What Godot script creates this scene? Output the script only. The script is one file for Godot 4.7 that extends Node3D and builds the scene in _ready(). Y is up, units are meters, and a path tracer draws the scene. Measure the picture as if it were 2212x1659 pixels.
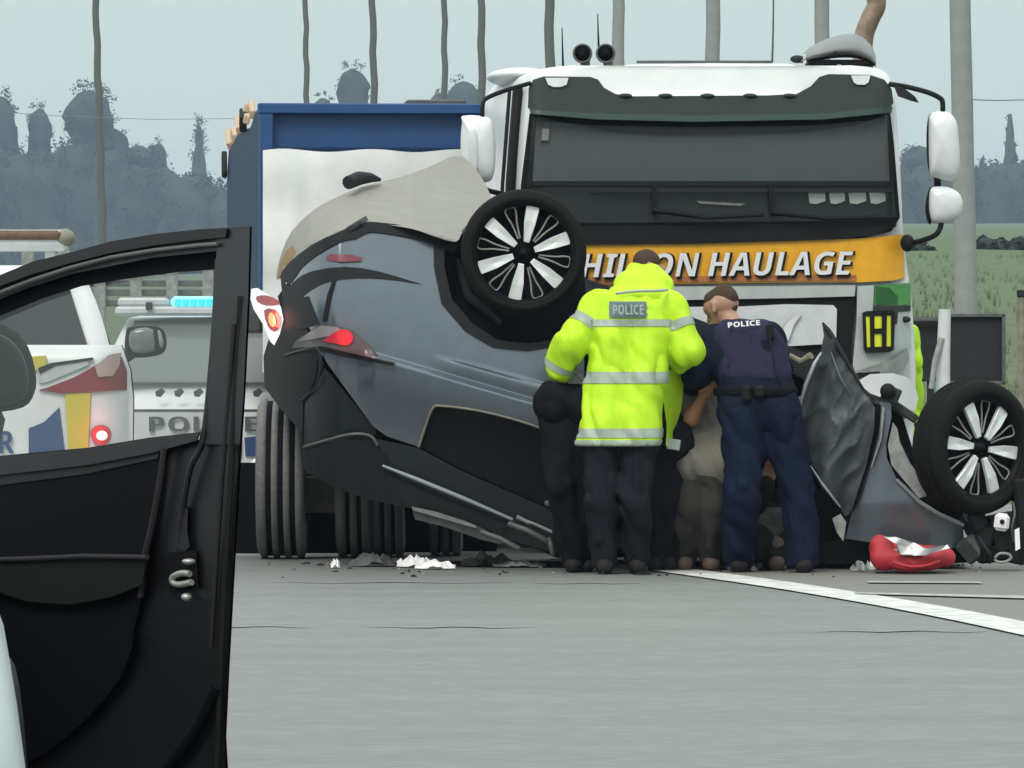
extends Node3D
# A motorway crash seen from far behind through a long lens: an overturned grey car, people helping, a truck, police cars.
# Distances: F turns metres at a distance into the measuring units of the survey (2212 across the frame); the eye is 1.24 m up.
const F := 13140.0
const EYE := 1.24
const HOR := 760.0
const CX := 1106.0
const FLAT := 4294967295
var M := {}
var T := {}
var rng := RandomNumberGenerator.new()
var taken := {}

func _ready() -> void:
	rng.seed = 77
	var cam := Camera3D.new()
	cam.name = "camera"
	add_child(cam)
	cam.position = Vector3(0, EYE, 0)
	cam.rotation.x = -atan((829.5 - HOR) / F)
	cam.fov = rad_to_deg(2.0 * atan(829.5 / F))
	cam.near = 0.5
	cam.far = 4000.0
	cam.current = true
	var sm := ProceduralSkyMaterial.new()
	sm.sky_top_color = lin(1.0, 1.08, 1.1)
	sm.sky_horizon_color = lin(0.362, 0.43, 0.405)
	sm.sky_curve = 0.5
	sm.ground_bottom_color = lin(0.15, 0.16, 0.15)
	sm.ground_horizon_color = lin(0.3, 0.34, 0.34)
	var sky := Sky.new()
	sky.sky_material = sm
	var e := Environment.new()
	e.background_mode = Environment.BG_SKY
	e.sky = sky
	e.tonemap_mode = Environment.TONE_MAPPER_LINEAR
	e.tonemap_exposure = 1.6
	e.fog_enabled = true
	e.fog_density = 0.00027
	e.fog_light_color = Color(0.66, 0.735, 0.82)
	e.sdfgi_enabled = true
	e.ssao_enabled = true
	e.ssil_enabled = true
	var we := WorldEnvironment.new()
	we.name = "world_environment"
	we.environment = e
	add_child(we)
	var sun := DirectionalLight3D.new()
	sun.name = "sun"
	sun.light_energy = 0.45
	sun.light_color = Color(1.0, 0.98, 0.94)
	sun.light_angular_distance = 25.0
	sun.shadow_enabled = true
	sun.rotation = Vector3(deg_to_rad(-46), deg_to_rad(-22), 0)
	add_child(sun)
	materials()
	setting()
	treelines()
	poles()
	blue_trailer()
	truck()
	police_suv()
	police_sedan()
	overturned_car()
	people()
	debris()
	silver_car()

# ---------------------------------------------------------------- materials
func lin(r: float, g: float, b: float) -> Color:
	return Color(r, g, b).linear_to_srgb()

func ntex(freq: float, lo: float, hi: float, oct := 4, kind := FastNoiseLite.TYPE_SIMPLEX_SMOOTH) -> NoiseTexture2D:
	var n := FastNoiseLite.new()
	n.noise_type = kind
	n.seed = T.size() + 3
	n.frequency = freq
	n.fractal_octaves = oct
	var t := NoiseTexture2D.new()
	t.width = 512
	t.height = 512
	t.seamless = true
	t.noise = n
	var g := Gradient.new()
	g.set_color(0, Color(lo, lo, lo))
	g.set_color(1, Color(hi, hi, hi))
	t.color_ramp = g
	return t

func mat(key: String, r: float, g: float, b: float, rough := 0.6, metal := 0.0, tex := "", scale := 1.0) -> StandardMaterial3D:
	var m := StandardMaterial3D.new()
	m.resource_name = key
	m.albedo_color = lin(r, g, b)
	m.roughness = rough
	m.metallic = metal
	if tex != "":
		m.albedo_texture = T[tex]
		m.uv1_triplanar = true
		m.uv1_world_triplanar = true
		m.uv1_scale = Vector3(scale, scale, scale)
	if maxf(r, maxf(g, b)) < 0.1 and rough > 0.4: m.metallic_specular = 0.2
	M[key] = m
	return m

func glass(key: String, r: float, g: float, b: float, a: float) -> void:
	var m := StandardMaterial3D.new()
	m.resource_name = key
	m.albedo_color = lin(r, g, b)
	m.albedo_color.a = a
	m.transparency = BaseMaterial3D.TRANSPARENCY_ALPHA
	m.roughness = 0.03
	M[key] = m

func glow(key: String, r: float, g: float, b: float, e: float) -> void:
	var m := mat(key, r, g, b, 0.3)
	m.emission_enabled = true
	m.emission = lin(r, g, b)
	m.emission_energy_multiplier = e

func materials() -> void:
	T.soft = ntex(0.012, 0.91, 1.0)
	T.fine = ntex(0.06, 0.86, 1.0)
	T.dirt = ntex(0.02, 0.74, 1.0, 5)
	T.road = ntex(0.014, 0.9, 1.0, 5)
	T.fleck = ntex(0.2, 0.8, 1.0, 2)
	var a := mat("asphalt", 0.215, 0.23, 0.217, 0.62, 0.0, "road", 0.06)
	a.uv1_scale = Vector3(0.05, 0.05, 0.16)
	a.detail_enabled = true
	a.detail_albedo = T.fleck
	a.detail_blend_mode = BaseMaterial3D.BLEND_MODE_MUL
	a.detail_uv_layer = BaseMaterial3D.DETAIL_UV_1
	mat("gravel", 0.2, 0.2, 0.18, 0.85, 0.0, "fleck", 0.9)
	mat("line_paint", 0.72, 0.74, 0.7, 0.6, 0.0, "dirt", 0.5)
	mat("worn_paint", 0.42, 0.43, 0.4, 0.7, 0.0, "dirt", 1.0)
	mat("seam", 0.185, 0.197, 0.188, 0.7)
	mat("grass", 0.08, 0.125, 0.04, 0.9, 0.0, "dirt", 0.12)
	mat("grass_blade", 0.08, 0.122, 0.042, 0.9)
	mat("far_grass", 0.1, 0.15, 0.07, 0.9, 0.0, "dirt", 0.02)
	mat("leaf", 0.04, 0.05, 0.045, 0.9)
	mat("leaf_pale", 0.06, 0.075, 0.065, 0.9)
	mat("bark", 0.06, 0.055, 0.05, 0.9)
	mat("galvanised", 0.24, 0.26, 0.27, 0.6, 0.25, "soft", 0.8)
	mat("far_pole", 0.1, 0.11, 0.11, 0.8)
	mat("grey_pole", 0.27, 0.29, 0.285, 0.75, 0.0, "soft", 0.7)
	mat("white_paint", 0.72, 0.75, 0.76, 0.35, 0.0, "soft", 0.5).clearcoat_enabled = true
	mat("white_plastic", 0.62, 0.65, 0.66, 0.5, 0.0, "soft", 1.0)
	mat("silver_panel", 0.5, 0.54, 0.53, 0.4, 0.2, "soft", 1.0)
	mat("shade_panel", 0.3, 0.33, 0.31, 0.5, 0.0, "dirt", 1.0)
	mat("visor_grey", 0.045, 0.055, 0.05, 0.45, 0.0, "soft", 1.0)
	mat("green_trim", 0.015, 0.042, 0.032, 0.4)
	mat("black_plastic", 0.016, 0.017, 0.018, 0.5, 0.0, "fine", 2.0)
	mat("black_gloss", 0.006, 0.007, 0.007, 0.4).metallic_specular = 0.2
	mat("dark_grey", 0.028, 0.031, 0.033, 0.55, 0.0, "soft", 1.0)
	mat("mid_grey", 0.11, 0.12, 0.12, 0.55, 0.0, "dirt", 1.0)
	mat("light_grey", 0.33, 0.35, 0.34, 0.55, 0.0, "dirt", 1.0)
	mat("interior", 0.008, 0.008, 0.01, 0.85, 0.0, "fine", 3.0)
	mat("cab_inside", 0.078, 0.098, 0.104, 0.8, 0.0, "soft", 0.8)
	mat("dash", 0.025, 0.03, 0.032, 0.7)
	mat("paper", 0.5, 0.58, 0.54, 0.7)
	mat("orange", 0.82, 0.4, 0.014, 0.4, 0.0, "soft", 1.4)
	mat("amber_edge", 0.55, 0.2, 0.06, 0.4, 0.0, "dirt", 3.0)
	mat("letter_white", 0.68, 0.7, 0.72, 0.5)
	mat("letter_black", 0.015, 0.013, 0.013, 0.5)
	mat("green_patch", 0.09, 0.36, 0.09, 0.4, 0.0, "dirt", 4.0)
	mat("green_dark", 0.015, 0.1, 0.02, 0.4)
	mat("plate_yellow", 0.7, 0.74, 0.03, 0.4)
	mat("tan_pipe", 0.32, 0.23, 0.17, 0.4, 0.35, "dirt", 1.5)
	mat("rust", 0.15, 0.09, 0.06, 0.7, 0.2, "dirt", 2.0)
	mat("ac_grey", 0.19, 0.205, 0.21, 0.45, 0.0, "soft", 1.0)
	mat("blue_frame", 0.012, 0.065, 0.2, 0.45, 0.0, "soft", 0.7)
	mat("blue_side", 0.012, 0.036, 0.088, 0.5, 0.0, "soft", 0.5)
	mat("tarp", 0.8, 0.82, 0.81, 0.7, 0.0, "soft", 0.5)
	mat("beige", 0.26, 0.25, 0.19, 0.7, 0.0, "dirt", 1.0)
	mat("timber", 0.62, 0.45, 0.31, 0.8, 0.0, "dirt", 4.0)
	mat("tyre", 0.012, 0.0125, 0.012, 0.75, 0.0, "fine", 4.0)
	mat("tyre_groove", 0.008, 0.008, 0.01, 0.8)
	mat("tyre_dust", 0.2, 0.21, 0.2, 0.85, 0.0, "dirt", 2.5)
	mat("rim_black", 0.006, 0.006, 0.007, 0.5)
	mat("rim_silver", 0.7, 0.73, 0.74, 0.3, 0.25)
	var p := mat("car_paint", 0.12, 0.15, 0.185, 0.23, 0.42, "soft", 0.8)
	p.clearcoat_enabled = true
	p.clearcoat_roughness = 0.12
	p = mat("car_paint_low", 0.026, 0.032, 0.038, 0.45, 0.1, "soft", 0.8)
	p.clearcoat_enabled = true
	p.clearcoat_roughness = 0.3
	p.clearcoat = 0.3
	mat("car_trim", 0.022, 0.024, 0.027, 0.5, 0.0, "soft", 2.0)
	mat("car_edge", 0.3, 0.34, 0.35, 0.35, 0.3)
	mat("crumpled", 0.075, 0.088, 0.096, 0.42, 0.2, "soft", 1.5)
	mat("underbody", 0.25, 0.245, 0.21, 0.7, 0.0, "soft", 0.8)
	mat("underbody_panel", 0.2, 0.2, 0.18, 0.7, 0.0, "soft", 1.0)
	mat("mud", 0.3, 0.2, 0.08, 0.9, 0.0, "dirt", 3.0)
	mat("reflector", 0.16, 0.03, 0.045, 0.3)
	mat("lamp_clear", 0.22, 0.21, 0.22, 0.15)
	mat("lamp_smoke", 0.09, 0.075, 0.08, 0.2)
	glow("lamp_red_lit", 0.4, 0.02, 0.035, 0.05)
	glow("lamp_white_lit", 0.8, 0.8, 0.83, 0.4)
	glow("lamp_orange_lit", 1.0, 0.32, 0.1, 0.6)
	glow("lamp_blue_lit", 0.02, 0.6, 0.85, 0.55)
	glow("lamp_blue_rim_lit", 0.25, 0.8, 0.9, 0.6)
	glow("lamp_hot_lit", 1.0, 0.72, 0.68, 1.2)
	mat("blue_lens", 0.16, 0.28, 0.5, 0.15)
	glass("glass_dark", 0.02, 0.026, 0.026, 0.35)
	glass("glass_door", 0.02, 0.045, 0.03, 0.2)
	glass("glass_screen", 0.03, 0.04, 0.04, 0.25)
	M.glass_screen.metallic_specular = 0.3
	mat("glass_deep", 0.02, 0.025, 0.027, 0.2).metallic_specular = 0.3
	M.glass_dark.metallic_specular = 0.25
	mat("glass_grey", 0.14, 0.16, 0.15, 0.12)
	mat("hi_vis", 0.5, 0.8, 0.012, 0.7, 0.0, "soft", 2.0)
	mat("reflective", 0.34, 0.4, 0.34, 0.5, 0.0, "soft", 3.0)
	mat("patch_blue", 0.13, 0.19, 0.21, 0.6, 0.0, "dirt", 6.0)
	mat("navy", 0.008, 0.013, 0.033, 0.8, 0.0, "soft", 2.0)
	mat("navy_shirt", 0.008, 0.013, 0.026, 0.8, 0.0, "soft", 2.0)
	mat("vest_navy", 0.026, 0.026, 0.058, 0.75, 0.0, "soft", 2.0)
	mat("black_cloth", 0.0075, 0.009, 0.011, 0.85, 0.0, "soft", 2.0)
	mat("charcoal", 0.012, 0.015, 0.02, 0.85, 0.0, "soft", 2.0)
	mat("grey_trouser", 0.045, 0.045, 0.04, 0.85, 0.0, "soft", 2.0)
	mat("grey_shirt", 0.19, 0.18, 0.155, 0.85, 0.0, "soft", 2.0)
	mat("olive", 0.018, 0.02, 0.014, 0.85, 0.0, "soft", 2.0)
	mat("olive_patch", 0.1, 0.105, 0.1, 0.8, 0.0, "dirt", 3.0)
	mat("skin", 0.36, 0.2, 0.145, 0.55)
	mat("skin_tan", 0.34, 0.16, 0.08, 0.55)
	mat("glove", 0.42, 0.4, 0.38, 0.6)
	mat("hair", 0.07, 0.046, 0.034, 0.8, 0.0, "fine", 6.0)
	mat("eye", 0.6, 0.6, 0.6, 0.3)
	mat("boot", 0.02, 0.019, 0.02, 0.6)
	mat("boot_brown", 0.1, 0.07, 0.055, 0.75)
	mat("bag_red", 0.42, 0.02, 0.03, 0.65, 0.0, "soft", 3.0)
	mat("bright_paper", 0.82, 0.82, 0.84, 0.6)
	mat("pale_blue", 0.36, 0.48, 0.6, 0.6)
	mat("pol_yellow", 0.5, 0.44, 0.04, 0.45)
	mat("pol_blue", 0.025, 0.055, 0.16, 0.45)
	mat("tail_red", 0.2, 0.015, 0.022, 0.25)
	mat("tail_rose", 0.4, 0.28, 0.26, 0.25)
	mat("door_metal", 0.005, 0.0055, 0.008, 0.4, 0.0, "soft", 2.0)
	mat("door_trim", 0.004, 0.0045, 0.007, 0.7, 0.0, "fine", 6.0)
	mat("door_rest", 0.014, 0.016, 0.015, 0.6, 0.0, "fine", 6.0)
	mat("door_frame", 0.028, 0.027, 0.03, 0.45, 0.0, "soft", 2.0)
	mat("door_belt", 0.04, 0.041, 0.045, 0.45, 0.0, "soft", 2.0)
	mat("latch_metal", 0.4, 0.41, 0.38, 0.4, 0.5)
	mat("mirror_face", 0.016, 0.016, 0.02, 0.3).metallic_specular = 0.3
	var s := mat("silver_paint", 0.48, 0.52, 0.53, 0.3, 0.35)
	s.clearcoat_enabled = true

# ---------------------------------------------------------------- naming
func numbered(n: String) -> String:
	var k: int = taken.get(n, 0)
	taken[n] = k + 1
	return n if k == 0 else "%s_%03d" % [n, k]

func meta(o: Node, label: String, cat := "", group := "", kind := "") -> void:
	if label: o.set_meta("label", label)
	if cat: o.set_meta("category", cat)
	if group: o.set_meta("group", group)
	if kind: o.set_meta("kind", kind)

func thing(n: String, label: String, cat: String, where: Vector3, group := "") -> Node3D:
	var o := Node3D.new()
	o.name = numbered(n)
	add_child(o)
	o.position = where
	meta(o, label, cat, group)
	return o

# Meshes are written in world metres; a direct part is shifted back by the base of its thing.
func part(parent: Node3D, n: String, mesh: Mesh, m: String, label := "") -> MeshInstance3D:
	var o := MeshInstance3D.new()
	o.name = n
	o.mesh = mesh
	o.material_override = M[m]
	parent.add_child(o, true)
	if parent.get_parent() == self and not (parent is MeshInstance3D) and not parent.has_meta("own_axes"):
		o.position = -parent.position
	if label: o.set_meta("label", label)
	return o

func solo(n: String, mesh: Mesh, m: String, label: String, cat: String, group := "", kind := "") -> MeshInstance3D:
	var o := MeshInstance3D.new()
	o.name = numbered(n)
	o.mesh = mesh
	o.material_override = M[m]
	add_child(o)
	meta(o, label, cat, group, kind)
	return o

# ---------------------------------------------------------------- geometry
func at(px: float, py: float, z: float) -> Vector3:
	return Vector3((px - CX) * z / F, EYE - (py - HOR) * z / F, -z)

func mb() -> SurfaceTool:
	var st := SurfaceTool.new()
	st.begin(Mesh.PRIMITIVE_TRIANGLES)
	st.set_smooth_group(FLAT)
	return st

func done(st: SurfaceTool) -> ArrayMesh:
	st.generate_normals()
	return st.commit()

func tri(st: SurfaceTool, a: Vector3, b: Vector3, c: Vector3) -> void:
	st.add_vertex(a)
	st.add_vertex(b)
	st.add_vertex(c)

func quad(st: SurfaceTool, a: Vector3, b: Vector3, c: Vector3, d: Vector3) -> void:
	tri(st, a, b, c)
	tri(st, a, c, d)

func box(st: SurfaceTool, c: Vector3, s: Vector3, bas := Basis(), bev := -1.0) -> void:
	var h := s * 0.5
	var b := minf(bev if bev >= 0.0 else minf(0.008, minf(h.x, minf(h.y, h.z)) * 0.35), minf(h.x, minf(h.y, h.z)) * 0.9)
	st.set_smooth_group(FLAT)
	var v := {}
	for sx in [-1, 1]:
		for sy in [-1, 1]:
			for sz in [-1, 1]:
				var k := Vector3i(sx, sy, sz)
				v[[k, 0]] = c + bas * Vector3(sx * h.x, sy * (h.y - b), sz * (h.z - b))
				v[[k, 1]] = c + bas * Vector3(sx * (h.x - b), sy * h.y, sz * (h.z - b))
				v[[k, 2]] = c + bas * Vector3(sx * (h.x - b), sy * (h.y - b), sz * h.z)
				if b > 0.0: tri(st, v[[k, 0]], v[[k, 1]], v[[k, 2]])
	for ax in 3:
		for s1 in [-1, 1]:
			var ks := []
			for o in [[-1, -1], [1, -1], [1, 1], [-1, 1]]:
				var k := Vector3i.ZERO
				k[ax] = s1
				k[(ax + 1) % 3] = o[0]
				k[(ax + 2) % 3] = o[1]
				ks.append(k)
			quad(st, v[[ks[0], ax]], v[[ks[1], ax]], v[[ks[2], ax]], v[[ks[3], ax]])
			if b > 0.0:
				var a2 := (ax + 1) % 3
				for s2 in [-1, 1]:
					var k0 := Vector3i.ZERO
					k0[ax] = s1
					k0[a2] = s2
					var k1 := k0
					k0[(ax + 2) % 3] = -1
					k1[(ax + 2) % 3] = 1
					quad(st, v[[k0, ax]], v[[k1, ax]], v[[k1, a2]], v[[k0, a2]])

func boxm(c: Vector3, s: Vector3, bas := Basis(), bev := -1.0) -> ArrayMesh:
	var st := mb()
	box(st, c, s, bas, bev)
	return done(st)

func frame_of(d: Vector3) -> Basis:
	var y := d.normalized()
	var x := y.cross(Vector3.FORWARD if absf(y.z) < 0.9 else Vector3.RIGHT).normalized()
	return Basis(x, y, x.cross(y))

func bar(st: SurfaceTool, a: Vector3, b: Vector3, w: float, d: float) -> void:
	var bas := frame_of(b - a)
	box(st, (a + b) * 0.5, Vector3(w, a.distance_to(b), d), bas)

func spline(p: Array, closed := false, sub := 4) -> Array:
	var out := []
	var n := p.size()
	var m := n if closed else n - 1
	for i in m:
		var p0 = p[(i - 1 + n) % n] if closed or i > 0 else p[0]
		var p1 = p[i]
		var p2 = p[(i + 1) % n]
		var p3 = p[(i + 2) % n] if closed or i + 2 < n else p[n - 1]
		for k in sub:
			var t := float(k) / sub
			out.append(0.5 * ((2.0 * p1) + (p2 - p0) * t + (2.0 * p0 - 5.0 * p1 + 4.0 * p2 - p3) * t * t + (3.0 * p1 - p0 - 3.0 * p2 + p3) * t * t * t))
	if not closed: out.append(p[n - 1])
	return out

func tube(st: SurfaceTool, pts: Array, r, sides := 8, caps := true) -> void:
	st.set_smooth_group(0)
	var rings := []
	var n := pts.size()
	var prev := Vector3.ZERO
	for i in n:
		var d: Vector3 = (pts[mini(i + 1, n - 1)] - pts[maxi(i - 1, 0)]).normalized()
		var x: Vector3
		if i == 0:
			x = frame_of(d).x
		else:
			x = (prev - d * prev.dot(d)).normalized()
		prev = x
		var y := d.cross(x)
		var rr: float = r[i] if r is Array else r
		var ring := []
		for k in sides:
			var a := TAU * k / sides
			ring.append(pts[i] + (x * cos(a) + y * sin(a)) * rr)
		rings.append(ring)
	for i in n - 1:
		for k in sides:
			var k2 := (k + 1) % sides
			quad(st, rings[i][k], rings[i][k2], rings[i + 1][k2], rings[i + 1][k])
	if caps:
		st.set_smooth_group(FLAT)
		for e in [0, n - 1]:
			for k in sides:
				tri(st, pts[e], rings[e][k], rings[e][(k + 1) % sides])

func tubem(pts: Array, r, sides := 8) -> ArrayMesh:
	var st := mb()
	tube(st, pts, r, sides)
	return done(st)

# profile: [radius, along] pairs round an axis; sharp profile corners stay smooth at this size
func lathe(st: SurfaceTool, prof: Array, c: Vector3, axis: Vector3, sides := 40, closed := false) -> void:
	st.set_smooth_group(0)
	var bas := frame_of(axis)
	var rings := []
	for p in prof:
		var ring := []
		for k in sides:
			var a := TAU * k / sides
			ring.append(c + bas.y * float(p[1]) + (bas.x * cos(a) + bas.z * sin(a)) * float(p[0]))
		rings.append(ring)
	var n := rings.size()
	for i in (n if closed else n - 1):
		for k in sides:
			var k2 := (k + 1) % sides
			var j := (i + 1) % n
			quad(st, rings[i][k], rings[i][k2], rings[j][k2], rings[j][k])

func lathem(prof: Array, c: Vector3, axis: Vector3, sides := 40, closed := false) -> ArrayMesh:
	var st := mb()
	lathe(st, prof, c, axis, sides, closed)
	return done(st)

func blob(st: SurfaceTool, c: Vector3, r: Vector3, bas := Basis(), n := 10) -> void:
	st.set_smooth_group(0)
	var g := []
	for i in n + 1:
		var row := []
		for k in n * 2:
			var a := PI * i / n
			var b := PI * k / n
			row.append(c + bas * Vector3(r.x * sin(a) * cos(b), r.y * cos(a), r.z * sin(a) * sin(b)))
		g.append(row)
	for i in n:
		for k in n * 2:
			var k2 := (k + 1) % (n * 2)
			quad(st, g[i][k], g[i][k2], g[i + 1][k2], g[i + 1][k])

func blobm(c: Vector3, r: Vector3, bas := Basis(), n := 10) -> ArrayMesh:
	var st := mb()
	blob(st, c, r, bas, n)
	return done(st)

func loft(st: SurfaceTool, rows: Array, su := 3, sv := 3, closed_u := false) -> void:
	st.set_smooth_group(0)
	var fine := []
	for r in rows: fine.append(spline(r, closed_u, su))
	var m: int = fine[0].size()
	var cols := []
	for k in m:
		var c := []
		for r in fine: c.append(r[k])
		cols.append(spline(c, false, sv))
	var q: int = cols[0].size()
	for k in (m if closed_u else m - 1):
		var k2 := (k + 1) % m
		for i in q - 1:
			quad(st, cols[k][i], cols[k2][i], cols[k2][i + 1], cols[k][i + 1])

func p2(a: Array, smooth := 0) -> PackedVector2Array:
	var v := []
	for i in range(0, a.size(), 2): v.append(Vector2(a[i], a[i + 1]))
	if smooth > 0: v = spline(v, true, smooth)
	return PackedVector2Array(v)

# A sheet with an outline in survey units that follows the distance zf(x, y), with a turned-back rim of the given depth.
func skin(outline: PackedVector2Array, zf: Callable, off := 0.0, thick := 0.02, cell := 24.0, slope := 0.0) -> ArrayMesh:
	if slope != 0.0:  # the facets follow lines that fall by slope
		for i in outline.size(): outline[i].y -= slope * outline[i].x
	var st := SurfaceTool.new()
	st.begin(Mesh.PRIMITIVE_TRIANGLES)
	if Geometry2D.is_polygon_clockwise(outline): outline.reverse()
	var lo := outline[0]
	var hi := outline[0]
	for v in outline:
		lo = lo.min(v)
		hi = hi.max(v)
	var put := func(w: Vector2) -> Vector3:
		var v := Vector2(w.x, w.y + slope * w.x)
		return at(v.x, v.y, zf.call(v.x, v.y) + off)
	var norm := func(w: Vector2) -> Vector3:
		var v := Vector2(w.x, w.y + slope * w.x)
		var d := 2.5
		var dx: Vector3 = at(v.x + d, v.y, zf.call(v.x + d, v.y)) - at(v.x - d, v.y, zf.call(v.x - d, v.y))
		var dy: Vector3 = at(v.x, v.y + d, zf.call(v.x, v.y + d)) - at(v.x, v.y - d, zf.call(v.x, v.y - d))
		var nn := dy.cross(dx).normalized()
		return nn if nn.z > 0.0 else -nn
	var nx := maxi(1, ceili((hi.x - lo.x) / cell))
	var ny := maxi(1, ceili((hi.y - lo.y) / cell))
	var sx := (hi.x - lo.x) / nx
	var sy := (hi.y - lo.y) / ny
	for i in nx:
		for j in ny:
			var q := PackedVector2Array([lo + Vector2(i * sx, j * sy), lo + Vector2((i + 1) * sx, j * sy), lo + Vector2((i + 1) * sx, (j + 1) * sy), lo + Vector2(i * sx, (j + 1) * sy)])
			for piece in Geometry2D.intersect_polygons(q, outline):
				var ix := Geometry2D.triangulate_polygon(piece)
				for k in range(0, ix.size(), 3):
					var a := piece[ix[k]]
					var b := piece[ix[k + 1]]
					var c := piece[ix[k + 2]]
					if (b - a).cross(c - a) < 0.0:
						var t := b
						b = c
						c = t
					for v in [a, b, c]:
						st.set_normal(norm.call(v))
						st.add_vertex(put.call(v))
	if thick > 0.0:
		var n := outline.size()
		for i in n:
			var a := outline[i]
			var b := outline[(i + 1) % n]
			if a.distance_to(b) < 0.01: continue
			var pa: Vector3 = put.call(a)
			var pb: Vector3 = put.call(b)
			var back := Vector3(0, 0, -thick)
			var o := Vector3(-(b - a).y, -(b - a).x, 0).normalized()
			o = (pb - pa).cross(back).normalized()
			for v in [pa, pb, pb + back, pa, pb + back, pa + back]:
				st.set_normal(o)
				st.add_vertex(v)
	return st.commit()

func clampd(x: float) -> float:
	return clampf(x, 0.0, 1.0)

func lettering(s: String, width: float, height: float, depth: float, to: Transform3D, shear := 0.0, bold := true) -> ArrayMesh:
	var tm := TextMesh.new()
	var f := SystemFont.new()
	f.font_names = PackedStringArray(["Droid Sans"])
	f.font_weight = 700 if bold else 400
	tm.font = f
	tm.text = s
	tm.font_size = 48
	tm.pixel_size = 0.01
	tm.depth = 0.04
	tm.curve_step = 2.0
	var ar := tm.get_mesh_arrays()
	var vs: PackedVector3Array = ar[Mesh.ARRAY_VERTEX]
	var ns: PackedVector3Array = ar[Mesh.ARRAY_NORMAL]
	var ids: PackedInt32Array = ar[Mesh.ARRAY_INDEX]
	var lo := Vector3.INF
	var hi := -Vector3.INF
	for v in vs:
		lo = lo.min(v)
		hi = hi.max(v)
	var st := SurfaceTool.new()
	st.begin(Mesh.PRIMITIVE_TRIANGLES)
	for i in ids:
		var v := vs[i]
		var u := Vector3((v.x - lo.x) / (hi.x - lo.x) * width - width * 0.5, (v.y - lo.y) / (hi.y - lo.y) * height - height * 0.5, (v.z - lo.z) / maxf(hi.z - lo.z, 1e-6) * depth)
		u.x += u.y * shear
		st.set_normal((to.basis * ns[i]).normalized())
		st.add_vertex(to * u)
	return st.commit()

# a road wheel: tyre with tread grooves, dark barrel, spokes each a part of their own
func wheel(parent: Node3D, c: Vector3, axis: Vector3, R: float, w: float, style := "plain", phase := 78.0, rim_r := 0.0) -> Node3D:
	var n := axis.normalized()
	var rr := rim_r if rim_r > 0.0 else R * 0.7
	var h := w * 0.5
	var wh := Node3D.new()
	wh.name = "wheel"
	parent.add_child(wh, true)
	if parent.get_parent() == self and not parent.has_meta("own_axes"): wh.position = -parent.position
	var prof := [[rr, h * 0.8], [rr + 0.012, h * 0.97], [rr + (R - rr) * 0.45, h * 1.04], [R - 0.03, h * 0.93], [R - 0.008, h * 0.8], [R, h * 0.62]]
	for g in [0.36, 0.0, -0.36]:
		prof += [[R, h * (g + 0.12)], [R - 0.009, h * (g + 0.09)], [R - 0.009, h * (g - 0.09)], [R, h * (g - 0.12)]]
	prof += [[R, -h * 0.62], [R - 0.03, -h * 0.93], [rr + 0.012, -h * 0.97], [rr, -h * 0.8]]
	part(wh, "tyre", lathem(prof, c, n, 64), "tyre")
	part(wh, "rim", lathem([[rr + 0.004, h * 0.9], [rr - 0.012, h * 0.86], [rr - 0.02, h * 0.5], [rr - 0.035, 0.0], [rr * 0.5, -h * 0.2], [0.01, -h * 0.2]], c, n, 48), "rim_black" if style != "steel" else "mid_grey")
	var up := (Vector3.UP - n * n.dot(Vector3.UP)).normalized()
	var right := up.cross(n)
	var o := c + n * h * 0.62
	if style == "alloy":
		for k in 6:
			var a := deg_to_rad(phase + 60.0 * k)
			var d := right * cos(a) + up * sin(a)
			var t := n.cross(d)
			var pts := []
			for q in [[0.22, -0.06], [0.22, 0.05], [0.6, 0.125], [0.93, 0.145], [0.97, 0.1], [0.97, -0.08], [0.92, -0.12], [0.6, -0.105]]:
				pts.append(o + (d * q[0] + t * q[1]) * rr + n * (0.02 * sin(q[0] * 3.0)))
			var st := mb()
			fanplate(st, pts, -n * 0.02)
			part(wh, "spoke", done(st), "rim_silver")
			a += PI / 6.0
			d = right * cos(a) + up * sin(a)
			t = n.cross(d)
			var lp := []
			for q in [[0.3, 0.02], [0.6, 0.05], [0.82, 0.1], [0.93, 0.08], [0.93, -0.08], [0.82, -0.1], [0.6, -0.05], [0.3, -0.02]]:
				lp.append(o + (d * q[0] + t * q[1]) * rr - n * 0.008)
			part(wh, "spoke_loop", tubem(spline(lp, false, 3), 0.0055, 5), "light_grey")
	else:
		for k in 5:
			var a := deg_to_rad(phase + 72.0 * k)
			var d := right * cos(a) + up * sin(a)
			var t := n.cross(d)
			var st := mb()
			fanplate(st, [o + (d * 0.1 + t * 0.1) * rr, o + (d * 0.95 + t * 0.16) * rr, o + (d * 0.95 - t * 0.16) * rr, o + (d * 0.1 - t * 0.1) * rr], -n * 0.03)
			part(wh, "spoke", done(st), "silver_panel")
	part(wh, "hub_cap", lathem([[0.0, 0.012], [rr * 0.1, 0.012], [rr * 0.1, 0.0], [rr * 0.15, -0.01], [rr * 0.17, -0.04]], o, n, 16), "rim_black")
	return wh

# a convex plate from its front outline, thickened along back, with a small bevel
func fanplate(st: SurfaceTool, pts: Array, back: Vector3) -> void:
	var c := Vector3.ZERO
	for p in pts: c += p
	c /= pts.size()
	st.set_smooth_group(FLAT)
	var f := -back.normalized() * 0.003
	var n := pts.size()
	for i in n:
		var a: Vector3 = pts[i]
		var b: Vector3 = pts[(i + 1) % n]
		var ai := a.lerp(c, 0.06) + f
		var bi := b.lerp(c, 0.06) + f
		tri(st, c + f, ai, bi)
		quad(st, ai, a, b, bi)
		quad(st, a, a + back, b + back, b)

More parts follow.
